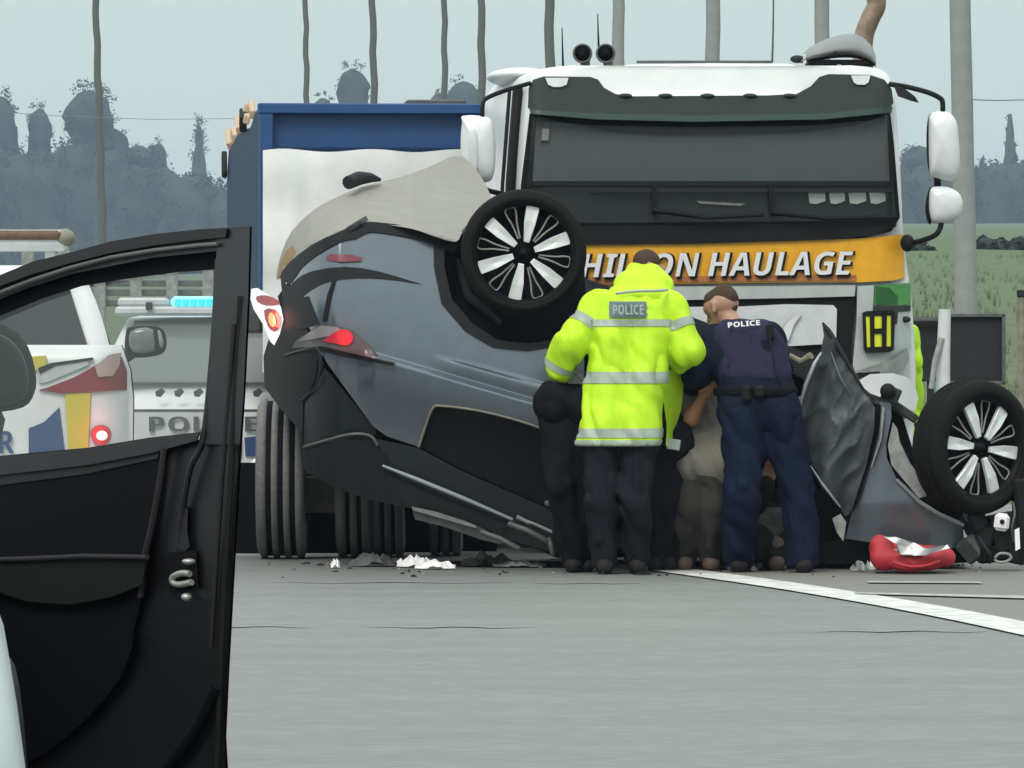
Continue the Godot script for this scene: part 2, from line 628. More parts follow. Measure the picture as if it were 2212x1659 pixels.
# any outline (world points roughly in one plane), thickened along back
func slab(pts: Array, back: Vector3) -> ArrayMesh:
	var st := mb()
	var bas := frame_of(back)
	var flat := PackedVector2Array()
	for p in pts: flat.append(Vector2(p.dot(bas.x), p.dot(bas.z)))
	var ix := Geometry2D.triangulate_polygon(flat)
	for k in range(0, ix.size(), 3):
		tri(st, pts[ix[k]], pts[ix[k + 1]], pts[ix[k + 2]])
		tri(st, pts[ix[k]] + back, pts[ix[k + 2]] + back, pts[ix[k + 1]] + back)
	var n := pts.size()
	for i in n:
		var a: Vector3 = pts[i]
		var b: Vector3 = pts[(i + 1) % n]
		quad(st, a, b, b + back, a + back)
	return done(st)

func lamp_light(n: String, where: Vector3, c: Color, e: float, size := 0.05) -> void:
	var l := OmniLight3D.new()
	l.name = numbered(n)
	l.light_color = c
	l.light_energy = e
	l.light_size = size
	l.omni_range = 12.0
	l.omni_attenuation = 2.0
	l.shadow_enabled = true
	l.position = where
	add_child(l)

# ---------------------------------------------------------------- setting
const RISE := [[0.0, 0.0], [48.0, 0.0], [60.0, 0.25], [100.0, 1.75], [190.0, 4.5], [1150.0, 25.5], [1400.0, 26.0], [6000.0, 26.0]]

func height(z: float, x := 1e9) -> float:
	if x < 1e8: return height(z) * lerpf(0.62, 1.0, smoothstep(-0.045, 0.04, x / maxf(z, 1.0)))
	for i in RISE.size() - 1:
		if z <= RISE[i + 1][0]:
			return lerpf(RISE[i][1], RISE[i + 1][1], (z - RISE[i][0]) / (RISE[i + 1][0] - RISE[i][0]))
	return 26.0

# the edge line of the road, metres right of the eye's axis
func edge_x(z: float) -> float:
	return 2.29 - 0.128 * (z - 27.2) - 0.0085 * maxf(0.0, z - 27.2) * (z - 27.2)

func strip(zs: Array, left: Callable, right: Callable, y: float) -> ArrayMesh:
	var st := mb()
	st.set_smooth_group(0)
	for i in zs.size() - 1:
		var a: float = zs[i]
		var b: float = zs[i + 1]
		quad(st, Vector3(left.call(a), y, -a), Vector3(right.call(a), y, -a), Vector3(right.call(b), y, -b), Vector3(left.call(b), y, -b))
	return done(st)

func steps(a: float, b: float, n: int) -> Array:
	var o := []
	for i in n + 1: o.append(a + (b - a) * i / n)
	return o

func setting() -> void:
	var n := FastNoiseLite.new()
	n.seed = 5
	n.frequency = 0.03
	var zs := [-60.0, 0.0, 20.0, 44.0, 48.0, 52.0, 56.0, 60.0]
	var z := 66.0
	while z < 1400.0:
		zs.append(z)
		z += 6.0 + z * 0.025
	zs += [1500.0, 1800.0, 2400.0, 3300.0]
	var st := mb()
	st.set_smooth_group(0)
	var rows := []
	for q in zs:
		var row := []
		for i in 61:
			var x := (i - 30) * (1.2 + 0.012 * maxf(q, 0.0)) * 2.2
			var hh := height(q, x) - 0.03
			if q > 60.0: hh += n.get_noise_2d(x * 1.4, q) * 0.25
			row.append(Vector3(x * (1.0 if q < 1400 else 2.0), hh, -q))
		rows.append(row)
	for i in rows.size() - 1:
		for k in 60:
			quad(st, rows[i][k], rows[i][k + 1], rows[i + 1][k + 1], rows[i + 1][k])
	solo("ground", done(st), "grass", "green grass field rising gently behind the crash", "", "", "structure")
	solo("road", strip(steps(-20, 52, 36), func(_z): return -16.0, func(_z): return 7.0, 0.0), "asphalt", "pale grey motorway surface in front of the crash", "", "", "structure")
	solo("shoulder", strip(steps(8, 47, 26), func(q): return edge_x(q) + 0.14, func(_z): return 6.5, 0.004), "gravel", "rough grey road shoulder right of the white edge line", "", "", "structure")
	solo("edge_line", strip(steps(8, 36.5, 40), func(q): return edge_x(q) - 0.16, func(q): return edge_x(q) + 0.13, 0.008), "line_paint", "white painted edge line curving across the road", "", "", "structure")
	st = mb()
	quad(st, Vector3(1.75, 0.012, -31.1), Vector3(3.1, 0.012, -30.35), Vector3(3.1, 0.012, -29.9), Vector3(1.75, 0.012, -30.9))
	quad(st, Vector3(1.9, 0.012, -32.6), Vector3(2.5, 0.012, -32.5), Vector3(2.5, 0.012, -32.3), Vector3(1.9, 0.012, -32.4))
	solo("shoulder_line", done(st), "worn_paint", "faint white line on the shoulder before the wreck", "", "", "structure")
	st = mb()
	for s in [[-1.6, -0.9, 27.35], [-0.65, 0.1, 27.3], [1.35, 2.1, 26.9], [-1.3, 0.0, 32.6], [0.1, 0.7, 32.5]]:
		var prev := []
		for k in 9:
			var x: float = lerpf(s[0], s[1], k / 8.0)
			var zz: float = s[2] + 0.07 * sin(k * 1.7 + s[0] * 9.0)
			var w: float = 0.09 * sin(PI * (0.08 + 0.84 * k / 8.0))
			var cur := [Vector3(x, 0.005, -zz), Vector3(x, 0.005, -zz - w)]
			if k > 0: quad(st, prev[0], cur[0], cur[1], prev[1])
			prev = cur
	solo("road_seam", done(st), "seam", "thin dark tar seams across the pale road", "", "", "structure")
	# tufts on the near edge of the field, right of the truck
	var t := SurfaceTool.new()
	t.begin(Mesh.PRIMITIVE_TRIANGLES)
	t.set_smooth_group(FLAT)
	for k in 5:
		var a := TAU * k / 5.0
		var d := Vector3(cos(a), 0, sin(a))
		tri(t, d * 0.02, d * 0.02 + d.cross(Vector3.UP) * 0.03, d * 0.12 + Vector3(0, 0.28 + 0.05 * k, 0))
	var mm := MultiMesh.new()
	mm.transform_format = MultiMesh.TRANSFORM_3D
	mm.mesh = done(t)
	mm.instance_count = 5000
	for i in 5000:
		var q := 52.0 + 120.0 * pow(rng.randf(), 1.5)
		var x := 2.5 + rng.randf() * (6.0 + q * 0.1)
		var s := 0.2 + rng.randf() * 0.35
		mm.set_instance_transform(i, Transform3D(Basis(Vector3.UP, rng.randf() * TAU).scaled(Vector3(s, s, s)), Vector3(x, height(q, x) - 0.03, -q)))
	var mi := MultiMeshInstance3D.new()
	mi.name = "grass_tufts"
	mi.multimesh = mm
	mi.material_override = M.grass_blade
	add_child(mi)
	meta(mi, "green grass tufts on the field right of the truck", "grass", "", "stuff")
	# post and rail fence far behind the police car
	var f := thing("fence", "grey post and rail fence seen through the open car door window", "fence", at(300, 700, 58), "")
	for k in 9:
		var x := 60.0 + 78.0 * k
		part(f, "post", boxm(at(x, 655, 58) - Vector3(0, 0.25, 0), Vector3(0.11, 1.5, 0.1)), "light_grey")
	for y in [612.0, 632.0, 655.0]:
		part(f, "rail", boxm(at(372, y, 58.08), Vector3(2.9, 0.06, 0.04)), "mid_grey")
	# panel and posts on the verge
	f = thing("sign_board", "dark grey board with pale rim on the grass behind the wrecked wheel", "sign", at(2080, 900, 52))
	part(f, "board", boxm(at(2100, 754, 52), Vector3(0.56, 0.57, 0.04)), "dark_grey")
	part(f, "board", boxm(at(1995, 754, 52.05), Vector3(0.25, 0.55, 0.04)), "dark_grey")
	for q in [[2100, 681, 0.56, 0.035], [2100, 827, 0.56, 0.03], [1995, 690, 0.25, 0.03]]:
		part(f, "rim", boxm(at(q[0], q[1], 51.96), Vector3(q[2], q[3], 0.05)), "mid_grey")
	part(f, "rim", boxm(at(2168, 754, 51.96), Vector3(0.03, 0.6, 0.05)), "mid_grey")
	for x in [2010.0, 2150.0]:
		part(f, "leg", boxm(at(x, 900, 52.08), Vector3(0.06, 1.3, 0.05)), "dark_grey")
	f = thing("marker_post", "white post with leaning strut before the dark board on the grass", "post", at(2040, 1000, 50.5))
	part(f, "post", tubem([at(2036, 1030, 50.5), at(2038, 760, 50.5), at(2041, 668, 50.5)], [0.06, 0.056, 0.05], 10), "white_plastic")
	part(f, "strut", tubem([at(2012, 840, 50.4), at(2020, 780, 50.42), at(2034, 730, 50.44)], 0.025, 8), "light_grey")
	f = thing("wooden_post", "weathered beige post at the right edge of the grass", "post", at(2206, 980, 49))
	part(f, "post", tubem([at(2208, 1050, 49), at(2207, 800, 49), at(2206, 640, 49)], [0.035, 0.032, 0.028], 8), "beige")
	part(f, "cap", boxm(at(2206, 634, 49), Vector3(0.07, 0.06, 0.07)), "dark_grey")
	# a wire far off on the right
	solo("overhead_wire", tubem([at(2090, 215, 120), at(2160, 217, 120), at(2260, 214, 120)], 0.012, 4), "galvanised", "thin overhead wire right of the thick grey pole", "wire")
	solo("overhead_wire", tubem([at(-60, 238, 150), at(120, 250, 150), at(330, 258, 150), at(520, 256, 150), at(700, 248, 150)], 0.007, 4), "galvanised", "faint overhead wire before the sky left of the blue trailer", "wire")

func leaves(shape: String, w: float, h: float, count: int) -> ArrayMesh:
	var st := mb()
	var prof := func(t: float) -> float:
		var s := clampf((1.0 - t) * h / (w * 0.5), 0.0, 1.0)
		var dome := sqrt(clampf(1.0 - (1.0 - s) * (1.0 - s), 0.02, 1.0)) * (1.0 - 0.12 * t)
		match shape:
			"cone": return 0.12 + 0.88 * pow(1.0 - t, 0.8) * minf(1.0, t * 6.0 + 0.5)
			"poplar": return dome * (1.0 - 0.35 * t)
			"feather": return (0.12 + 0.88 * (1.0 - t)) * (0.55 + 0.45 * absf(sin(t * 19.0)))
			"bush": return dome
		return dome * (0.75 + 0.25 * sin(t * 9.0))
	var base := 0.0 if shape == "bush" or shape == "cone" else 0.12
	# an uneven inner mass of foliage
	var n := FastNoiseLite.new()
	n.seed = rng.randi() % 1000
	n.frequency = 0.9
	st.set_smooth_group(0)
	var g := []
	for i in 17:
		var t := i / 16.0
		var row := []
		for k in 14:
			var a := TAU * k / 14.0
			var r: float = w * 0.5 * prof.call(sin(t * PI * 0.5)) * (0.86 if i < 16 else 0.2)
			r *= 1.0 + 0.4 * n.get_noise_3d(cos(a) * 1.5, t * h / w * 3.0, sin(a) * 1.5)
			row.append(Vector3(cos(a) * r, h * (base + (0.96 - base) * sin(t * PI * 0.5)), sin(a) * r))
		g.append(row)
	for i in 16:
		for k in 14: quad(st, g[i][k], g[i][(k + 1) % 14], g[i + 1][(k + 1) % 14], g[i + 1][k])
	st.set_smooth_group(FLAT)
	var clumps := []
	for i in maxi(12, count / 28):
		var t := rng.randf()
		var a := rng.randf() * TAU
		var r: float = w * 0.5 * prof.call(t) * (0.8 + 0.14 * rng.randf())
		clumps.append(Vector3(cos(a) * r, h * (base + (1.0 - base) * t) - 0.1, sin(a) * r))
	var cr := w * 0.075
	for i in count:
		var c: Vector3 = clumps[i % clumps.size()]
		var d := Vector3(rng.randfn(), rng.randfn(), rng.randfn()) * cr * 0.6
		var s := (0.1 + 0.14 * rng.randf()) * maxf(1.0, w / 9.0)
		var b := Basis(Vector3(rng.randfn(), rng.randfn(), rng.randfn()).normalized(), rng.randf() * TAU)
		var p := c + d
		p.y = maxf(p.y, 0.05)
		quad(st, p + b * Vector3(-s, 0, 0), p + b * Vector3(0, -s * 0.7, 0), p + b * Vector3(s, 0, 0), p + b * Vector3(0, s * 0.7, 0))
	return done(st)

func tree(px: float, top: float, wide: float, zz: float, shape: String, label: String, m := "leaf") -> void:
	var z := zz if zz < 250.0 else zz * 3.55
	var tip := at(px, top, z)
	var g := height(z, tip.x) - 0.1
	var h := tip.y - g
	var w := wide * z / F
	var o := thing("tree" if shape != "bush" else "bush", label, "tree" if shape != "bush" else "bush", Vector3(tip.x, g, -z), "trees on the hazy skyline")
	o.set_meta("own_axes", true)
	part(o, "trunk", tubem([Vector3(0, 0, 0), Vector3(0.04, h * 0.4, 0), Vector3(0, h * 0.8, 0)], [0.16 if h > 5 else 0.07, 0.1 if h > 5 else 0.05, 0.03], 7), "bark")
	part(o, "crown", leaves(shape, w, h, int(clampf(w * h * 7.0, 300.0, 3000.0))), m)

func treelines() -> void:
	tree(2, 192, 120, 325, "poplar", "tall tapering dark tree at the far left edge of the skyline")
	tree(86, 220, 88, 326, "poplar", "narrow oval tree, second from the left on the skyline")
	tree(192, 178, 138, 322, "round", "largest tree left of the blue trailer, behind the leaning thin pole")
	tree(238, 262, 100, 323, "round", "lower shoulder tree right against the largest left tree")
	tree(298, 302, 100, 330, "bush", "low round tree right of the largest left tree")
	tree(342, 298, 70, 331, "poplar", "small pointed tree between the largest tree and the feathery conifer")
	tree(430, 255, 105, 335, "feather", "feathery pale conifer just left of the blue trailer", "leaf_pale")
	tree(762, 132, 84, 300, "bush", "round treetop rising above the blue trailer roof")
	tree(697, 196, 60, 310, "bush", "small treetop left of the round one above the blue trailer")
	tree(1002, 160, 100, 310, "round", "treetop between two poles left of the truck cab roof")
	tree(952, 186, 70, 312, "bush", "low treetop beside the pole above the blue trailer's right end")
	tree(1985, 308, 120, 325, "round", "rounded tree between the truck cab and its right mirror")
	tree(2182, 236, 56, 320, "cone", "lone tall pointed tree at the right edge of the skyline", "leaf_pale")
	tree(2122, 338, 60, 332, "cone", "short tree just right of the thick grey pole")
	for q in [[-30, 300], [48, 322], [112, 318], [160, 300], [232, 312], [290, 345], [345, 352], [400, 372], [455, 392], [510, 398], [570, 400]]:
		tree(q[0], q[1], 190, 316 + fmod(q[0] * 7.0, 14.0), "bush", "bushy tree merged into the blue hazy treeline left of the trailer")
	for q in [[1935, 352], [2010, 348], [2060, 350], [2105, 355], [2150, 350], [2200, 346], [2245, 340]]:
		tree(q[0], q[1], 150, 318 + fmod(q[0] * 7.0, 14.0), "bush", "bushy tree merged into the blue hazy treeline right of the truck")
	for k in 19:
		var px := 620.0 + 71.0 * k
		tree(px, 346.0 + 14.0 * sin(k * 2.3), 170, 316 + fmod(px * 7.0, 14.0), "bush", "bushy tree of the hazy treeline hidden behind the trailer and truck")
	for px in [-330.0, -250.0, -180.0, -105.0, 2320.0, 2400.0, 2480.0, 2570.0]:
		tree(px, 335.0 + 12.0 * sin(px), 170, 316 + fmod(absf(px) * 7.0, 14.0), "bush", "bushy tree of the hazy treeline beyond the frame's edge")
	for q in [[2128, 512], [2162, 516], [2196, 514], [1985, 520], [2228, 512]]:
		tree(q[0], q[1], 52, 186 + fmod(q[0], 5.0), "bush", "small dark hedge bush at the far edge of the green field")

func poles() -> void:
	var list := [
		[2080, 48, 8, "thick light grey pole right of the truck's mirror"], [1776, 34, 2, "grey pole directly behind the air unit on the cab roof"],
		[1540, 33, 2, "grey pole above the middle of the cab roof"], [1336, 28, 3, "grey pole just right of the twin horns"],
		[1187, 23, 2, "grey pole left of the twin horns above the cab corner"], [1040, 18, 3, "slim pole left of the cab above the mirror arm"],
		[960, 15, 2, "slim pole above the right end of the blue trailer"], [806, 17, 7, "slim pole rising past the round treetop"],
		[661, 14, 5, "slim pole above the left end of the blue trailer"], [210, 17, 12, "thin leaning pole before the largest tree on the left"]]
	for q in list:
		var z: float = F * (0.26 if q[1] > 20 else 0.24) / q[1]
		var g := height(z, (q[0] - CX) * z / F) - 0.1
		var r: float = q[1] * 0.5 * z / F
		var foot := at(q[0] + q[2] * 1.4, 500, z)
		foot.y = g
		var up := at(q[0], 60, z) - at(q[0] + q[2], 460, z)
		up /= up.y
		var o := thing("street_lamp", q[3], "street lamp", foot, "lamp poles along the motorway")
		o.set_meta("own_axes", true)
		var tip := up * 15.0
		var line := []
		var radii := []
		for k in 31:
			var kink := Vector3(sin(k * 1.9 + q[0]) * 1.6 * z / F * (1.0 if q[0] < 1700 else 0.3), 0, 0) if k > 0 and k < 28 else Vector3.ZERO
			line.append(up * (k * 0.5) + kink)
			radii.append(r * lerpf(1.06, 0.72, k / 30.0))
		part(o, "pole", tubem(spline(line, false, 2), 0.0, 14) if false else tubem(line, radii, 14), "grey_pole" if q[0] > 1250 else "far_pole")
		part(o, "base_plate", boxm(Vector3(0, 0.03, 0), Vector3(r * 4, 0.06, r * 4)), "galvanised")
		part(o, "arm", tubem([tip, tip + Vector3(-0.7, 0.5, 0), tip + Vector3(-2.0, 0.7, 0)], [r * 0.5, r * 0.4, r * 0.35], 8), "grey_pole")
		part(o, "lamp_head", boxm(tip + Vector3(-2.3, 0.7, 0), Vector3(0.7, 0.12, 0.25), Basis(), 0.04), "galvanised")

# ---------------------------------------------------------------- blue trailer
func blue_trailer() -> void:
	var zb := 39.8
	var o := thing("trailer", "blue framed trailer with white tarpaulin front and torn top corner, left of the truck", "trailer", Vector3(at(800, 760, 40).x, 0, -41.0))
	var A := at(560, 225, zb)
	var top := A.y
	var sx := Vector3(cos(0.082), 0, -sin(0.082))
	var sb := Vector3(-sin(0.082), 0, -cos(0.082))
	var wid := 2.45
	var LOW := 1.5
	var P := func(u: float, y: float, d: float) -> Vector3: return Vector3(A.x, 0, A.z) + sx * u + sb * d + Vector3(0, y, 0)
	var rot := Basis(sx, Vector3.UP, -sb)
	# side with its upper back corner torn away
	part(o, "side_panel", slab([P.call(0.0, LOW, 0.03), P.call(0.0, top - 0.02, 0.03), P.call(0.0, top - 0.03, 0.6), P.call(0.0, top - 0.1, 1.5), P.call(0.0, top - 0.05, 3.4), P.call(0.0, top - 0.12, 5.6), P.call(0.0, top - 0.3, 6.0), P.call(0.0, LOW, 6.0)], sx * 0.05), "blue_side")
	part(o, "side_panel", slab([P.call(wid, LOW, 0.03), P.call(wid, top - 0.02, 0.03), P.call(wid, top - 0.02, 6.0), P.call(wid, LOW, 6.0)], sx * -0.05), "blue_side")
	part(o, "floor", boxm(P.call(wid * 0.5, LOW - 0.05, 3.0), Vector3(wid, 0.14, 6.0), rot), "dark_grey")
	part(o, "front_panel", boxm(P.call(wid * 0.5, (top + LOW) * 0.5, 0.05), Vector3(wid - 0.02, top - LOW, 0.06), rot), "blue_frame")
	part(o, "top_rail", boxm(P.call(wid * 0.5, top - 0.03, -0.01), Vector3(wid + 0.02, 0.07, 0.12), rot), "blue_frame")
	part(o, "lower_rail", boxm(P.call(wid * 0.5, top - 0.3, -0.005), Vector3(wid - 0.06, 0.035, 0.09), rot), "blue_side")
	part(o, "corner_post", boxm(P.call(0.045, (top + LOW) * 0.5, -0.012), Vector3(0.09, top - LOW, 0.1), rot), "blue_frame")
	part(o, "corner_post", boxm(P.call(wid - 0.045, (top + LOW) * 0.5, -0.012), Vector3(0.09, top - LOW, 0.1), rot), "blue_frame")
	# white tarpaulin with folds gathering to the lower left
	var st := mb()
	var rows := []
	for j in 13:
		var v := j / 12.0
		var row := []
		for i in 25:
			var u := i / 24.0
			var d := 0.05 * exp(-pow((u - 0.05 - 0.12 * v) / 0.03, 2.0)) + 0.045 * exp(-pow((u - 0.02 - 0.3 * v * v) / 0.025, 2.0)) * v + 0.03 * sin(u * 9.0 + v * 5.0) * v + 0.012 * sin(v * 17.0 + u * 3.0) + 0.01 * sin(u * 40.0) * (1.0 - v)
			row.append(P.call(0.02 + u * (wid - 0.1), top - 0.305 - v * 1.45 + 0.01 * sin(u * 26.0) * (1.0 - v), -0.09 - d))
		rows.append(row)
	loft(st, rows, 2, 2)
	part(o, "tarpaulin", done(st), "tarp")
	# torn corner: splintered boards
	for q in [[0.0, 0.35, 0.1, 0.05], [0.0, 0.75, 0.06, -0.1], [-0.01, 1.2, 0.05, 0.12], [0.01, 1.7, 0.0, 0.02], [-0.02, 0.5, 0.16, -0.2], [0.0, 2.0, -0.02, 0.2]]:
		var c: Vector3 = P.call(q[0] - 0.01, top - 0.04 + q[2] * 0.4, q[1] * 2.6)
		part(o, "splinter", boxm(c, Vector3(0.04, 0.06, 0.26), rot * Basis(Vector3.RIGHT, 0.25 + q[3]) * Basis(Vector3.BACK, q[3] * 2.0)), "timber")
	part(o, "bent_bracket", boxm(P.call(-0.03, top - 0.03, 2.0), Vector3(0.05, 0.13, 0.12), rot * Basis(Vector3.RIGHT, 0.6)), "dark_grey")
	part(o, "bent_bracket", boxm(P.call(-0.03, top - 0.22, 5.7), Vector3(0.04, 0.18, 0.1), rot * Basis(Vector3.RIGHT, -0.4)), "dark_grey")
	part(o, "roof_hatch", boxm(P.call(1.25, top + 0.06, 1.4), Vector3(0.4, 0.05, 0.3), rot), "mid_grey")
	# drawbar frame, axles and dusty tyres in front
	part(o, "chassis", boxm(Vector3(at(900, 0, 38.8).x, 0.75, -39.2), Vector3(1.4, 0.4, 2.6)), "interior")
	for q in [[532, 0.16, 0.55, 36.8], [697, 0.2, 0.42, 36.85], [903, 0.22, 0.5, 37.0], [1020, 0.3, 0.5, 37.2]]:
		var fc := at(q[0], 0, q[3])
		part(o, "shade_flap", boxm(Vector3(fc.x, 0.02 + q[2] * 0.5, fc.z), Vector3(q[1], q[2], 0.02)), "interior")  # black flaps added to stand in for the shade under the trailer
	part(o, "axle_beam", boxm(at(697, 1068, 36.75), Vector3(0.24, 0.22, 0.2)), "beige")
	part(o, "axle_beam", boxm(at(697, 1030, 36.8), Vector3(0.3, 0.06, 0.2)), "beige")
	part(o, "skirt", boxm(Vector3(at(930, 0, 39.4).x, 0.5, -39.9), Vector3(2.0, 0.95, 0.1)), "interior")
	for q in [[611, 0.285, 36.55], [767, 0.215, 36.75], [840, 0.195, 36.8], [963, 0.2, 37.1]]:
		var z: float = q[2]
		var c := at(q[0], 0, z)
		c.y = 0.48
		var w: float = q[1]
		var R := 0.48
		var prof := []
		prof += [[R * 0.55, w * 0.5], [R * 0.9, w * 0.52], [R, w * 0.44]]
		var gs := [0.25, 0.0, -0.25] if w > 0.25 else [0.16, -0.16]
		for g in gs: prof += [[R, w * (g + 0.07)], [R - 0.022, w * (g + 0.05)], [R - 0.022, w * (g - 0.05)], [R, w * (g - 0.07)]]
		prof += [[R, -w * 0.44], [R * 0.9, -w * 0.52], [R * 0.55, -w * 0.5]]
		var wh := part(o, "wheel", lathem(prof, c, Vector3.RIGHT, 56), "tyre_dust")
		for g in gs:
			part(wh, "groove", lathem([[R - 0.021, w * (g + 0.06)], [R - 0.014, w * (g + 0.062)], [R - 0.014, w * (g - 0.062)], [R - 0.021, w * (g - 0.06)]], c, Vector3.RIGHT, 48), "tyre_groove")
		part(wh, "hub", lathem([[0.0, w * 0.3], [R * 0.56, w * 0.4], [R * 0.56, -w * 0.4], [0.0, -w * 0.3]], c, Vector3.RIGHT, 20), "dark_grey")
	# white bent guard at the left of the wheels
	st = mb()
	loft(st, [[at(572, 975, 37.1), at(540, 1000, 37.0), at(515, 1040, 37.05), at(505, 1085, 37.1)], [at(585, 985, 36.95), at(552, 1020, 36.85), at(528, 1060, 36.9), at(518, 1092, 36.95)], [at(572, 1080, 37.0), at(556, 1085, 36.9), at(535, 1092, 36.95), at(522, 1098, 37.0)]], 4, 4)
	part(o, "wheel_guard", done(st), "white_plastic")

# ---------------------------------------------------------------- truck
func tz(px: float) -> float:
	var z := 37.35 + 0.32 * (px - 1130.0) / 810.0
	var l := clampf((1175.0 - px) / 60.0, 0.0, 1.5)
	var r := clampf((px - 1890.0) / 70.0, 0.0, 1.8)
	return z + 0.13 * l * l + 0.12 * r * r

func front(a: Array, off: float, thick := 0.03, smooth := 0, lean := true) -> ArrayMesh:
	var zf := func(x: float, y: float) -> float: return tz(x) + (0.16 * pow(clampf((420.0 - y) / 270.0, 0.0, 1.0), 1.5) if lean else 0.0)
	return skin(p2(a, smooth), zf, off, thick, 30.0)

func fz(px: float, py: float) -> float:
	return tz(px) + 0.16 * pow(clampf((420.0 - py) / 270.0, 0.0, 1.0), 1.5)

func truck() -> void:
	var o := thing("truck", "white haulage truck cab with orange name band, dark visor and crumpled nose", "truck", Vector3(at(1530, 0, 38).x, 0, -38.6))
	# white shell: rows from the bottom to the roof, each row runs back-left, round the front, to back-right
	var st := mb()
	var rows := []
	var sb := Vector3(-0.139, 0, -0.99)
	for q in [[1080, 1120, 1955], [950, 1118, 1972], [800, 1116, 1978], [640, 1116, 1968], [520, 1118, 1952], [395, 1122, 1946], [240, 1134, 1936], [175, 1146, 1924], [150, 1168, 1900], [142, 1230, 1840]]:
		var y: float = q[0]
		var row := []
		var bk := sb * (2.0 if y > 160 else 1.7)
		var l := at(q[1], y, fz(q[1] + 25, y) + 0.16)
		var r := at(q[2], y, fz(q[2] - 25, y) + 0.16)
		row.append(l + bk)
		row.append(l + bk * 0.5)
		row.append(l)
		for k in 7:
			var px: float = lerpf(q[1] + 34.0, q[2] - 34.0, k / 6.0)
			row.append(at(px, y, fz(px, y) + (0.03 if k in [0, 6] else 0.012)))
		row.append(r)
		row.append(r + bk * 0.5)
		row.append(r + bk)
		rows.append(row)
	loft(st, rows, 3, 3)
	var shell := part(o, "cab", done(st), "white_paint")
	var roof := []
	for k in [rows[9][0], rows[9][2], rows[9][5], rows[9][8], rows[9][10], rows[9][12]]: roof.append(k)
	part(shell, "roof", slab(roof, Vector3(0, -0.03, 0)), "white_paint")
	part(shell, "rear_wall", slab([rows[0][0], rows[7][0], rows[9][0], rows[9][12], rows[7][12], rows[0][12]], sb * 0.03), "white_paint")
	# door lines on the near side
	for q in [[0.14, 0.03], [0.24, 0.02], [0.52, 0.012]]:
		var line := []
		for y in [185.0, 260.0, 395.0, 520.0]:
			var l := at(1116 + (395 - y) * 0.03 if y > 395 else 1116 + (395 - y) * 0.075, y, fz(1145, y) + 0.16)
			line.append(l + sb * q[0] + Vector3(-0.016, 0, 0.0))
		part(shell, "door_seam", tubem(line, q[1], 6), "black_plastic")
	# sun visor
	part(o, "sun_visor", front([1140, 232, 1142, 190, 1152, 172, 1175, 165, 1275, 166, 1292, 172, 1305, 190, 1330, 203, 1360, 208, 1660, 206, 1720, 203, 1752, 186, 1770, 166, 1790, 160, 1880, 162, 1910, 172, 1926, 192, 1930, 222, 1920, 236, 1780, 246, 1500, 250, 1290, 246, 1160, 240], -0.12, 0.1), "visor_grey")
	part(o, "visor_edge", front([1142, 231, 1160, 238, 1290, 245, 1500, 249, 1780, 245, 1928, 230, 1926, 243, 1780, 258, 1500, 263, 1290, 258, 1148, 246], -0.135, 0.08), "green_trim")
	part(o, "roof_panel", lean_panel([1290, 168, 1300, 148, 1360, 140, 1530, 137, 1700, 138, 1775, 152, 1768, 170, 1750, 190, 1720, 206, 1530, 210, 1360, 210, 1325, 204, 1302, 192], -0.1, 0.12), "white_paint")
	for x in [1350.0, 1437.0, 1528.0, 1620.0, 1705.0]:
		part(o, "visor_bump", blobm(at(x, 207, fz(x, 207) - 0.12), Vector3(0.045, 0.015, 0.02)), "visor_grey")
	for q in [[1178, 1228, 1203, 177], [1838, 1880, 1860, 172]]:
		part(o, "marker_light", front([q[0], q[3] - 9, q[1], q[3] - 9, q[1] - 4, q[3] + 6, q[2] + 8, q[3] + 11, q[2] - 8, q[3] + 11, q[0] + 6, q[3] + 6], -0.135, 0.03), "white_plastic")
	# windscreen, with a dark cab behind the glass
	part(o, "windscreen_surround", front([1144, 245, 1500, 255, 1922, 238, 1930, 300, 1938, 398, 1944, 470, 1925, 500, 1860, 515, 1700, 524, 1400, 530, 1120, 528, 1125, 400], -0.016, 0.02), "black_gloss")
	part(o, "cab_inside", front([1160, 250, 1500, 258, 1915, 242, 1922, 396, 1150, 396], -0.022, 0.01), "cab_inside")
	part(o, "sun_blind", front([1165, 250, 1500, 256, 1910, 240, 1912, 250, 1840, 272, 1740, 284, 1600, 289, 1430, 291, 1320, 284, 1240, 268, 1185, 258], -0.04, 0.012), "black_gloss")
	part(o, "dashboard", front([1152, 394, 1925, 394, 1936, 470, 1920, 476, 1130, 482], -0.022, 0.01), "dash")
	part(o, "registration_sticker", front([1169, 262, 1189, 264, 1187, 305, 1167, 305], -0.043, 0.008), "cab_inside")
	part(o, "registration_sticker", front([1171, 278, 1186, 278, 1184, 303, 1170, 303], -0.048, 0.005), "light_grey")
	for q in [[1745, 1782], [1790, 1824], [1832, 1870], [1877, 1912]]:
		part(o, "dash_paper", front([q[0], 413, q[1], 408, q[1] + 1, 434, (q[0] + q[1]) / 2, 441, q[0] + 4, 439], -0.036, 0.006), "paper")
	part(o, "windscreen", front([1150, 247, 1500, 257, 1918, 240, 1930, 396, 1936, 470, 1850, 478, 1130, 484, 1140, 396], -0.06, 0.0), "glass_screen")
	part(o, "wiper_rail", front([1140, 391, 1930, 391, 1931, 402, 1138, 402], -0.075, 0.02), "black_plastic")
	part(o, "wiper_rail", front([1270, 408, 1925, 408, 1926, 415, 1270, 416], -0.07, 0.02), "dark_grey")
	for x in [1413.0, 1666.0]:
		part(o, "wiper_post", front([x - 6, 400, x + 6, 400, x + 4, 466, x - 4, 466], -0.085, 0.03), "black_plastic")
	part(o, "wiper_arm", tubem([at(1410, 455, tz(1410) - 0.1), at(1530, 470, tz(1530) - 0.1), at(1650, 463, tz(1650) - 0.1)], 0.014, 6), "black_plastic")
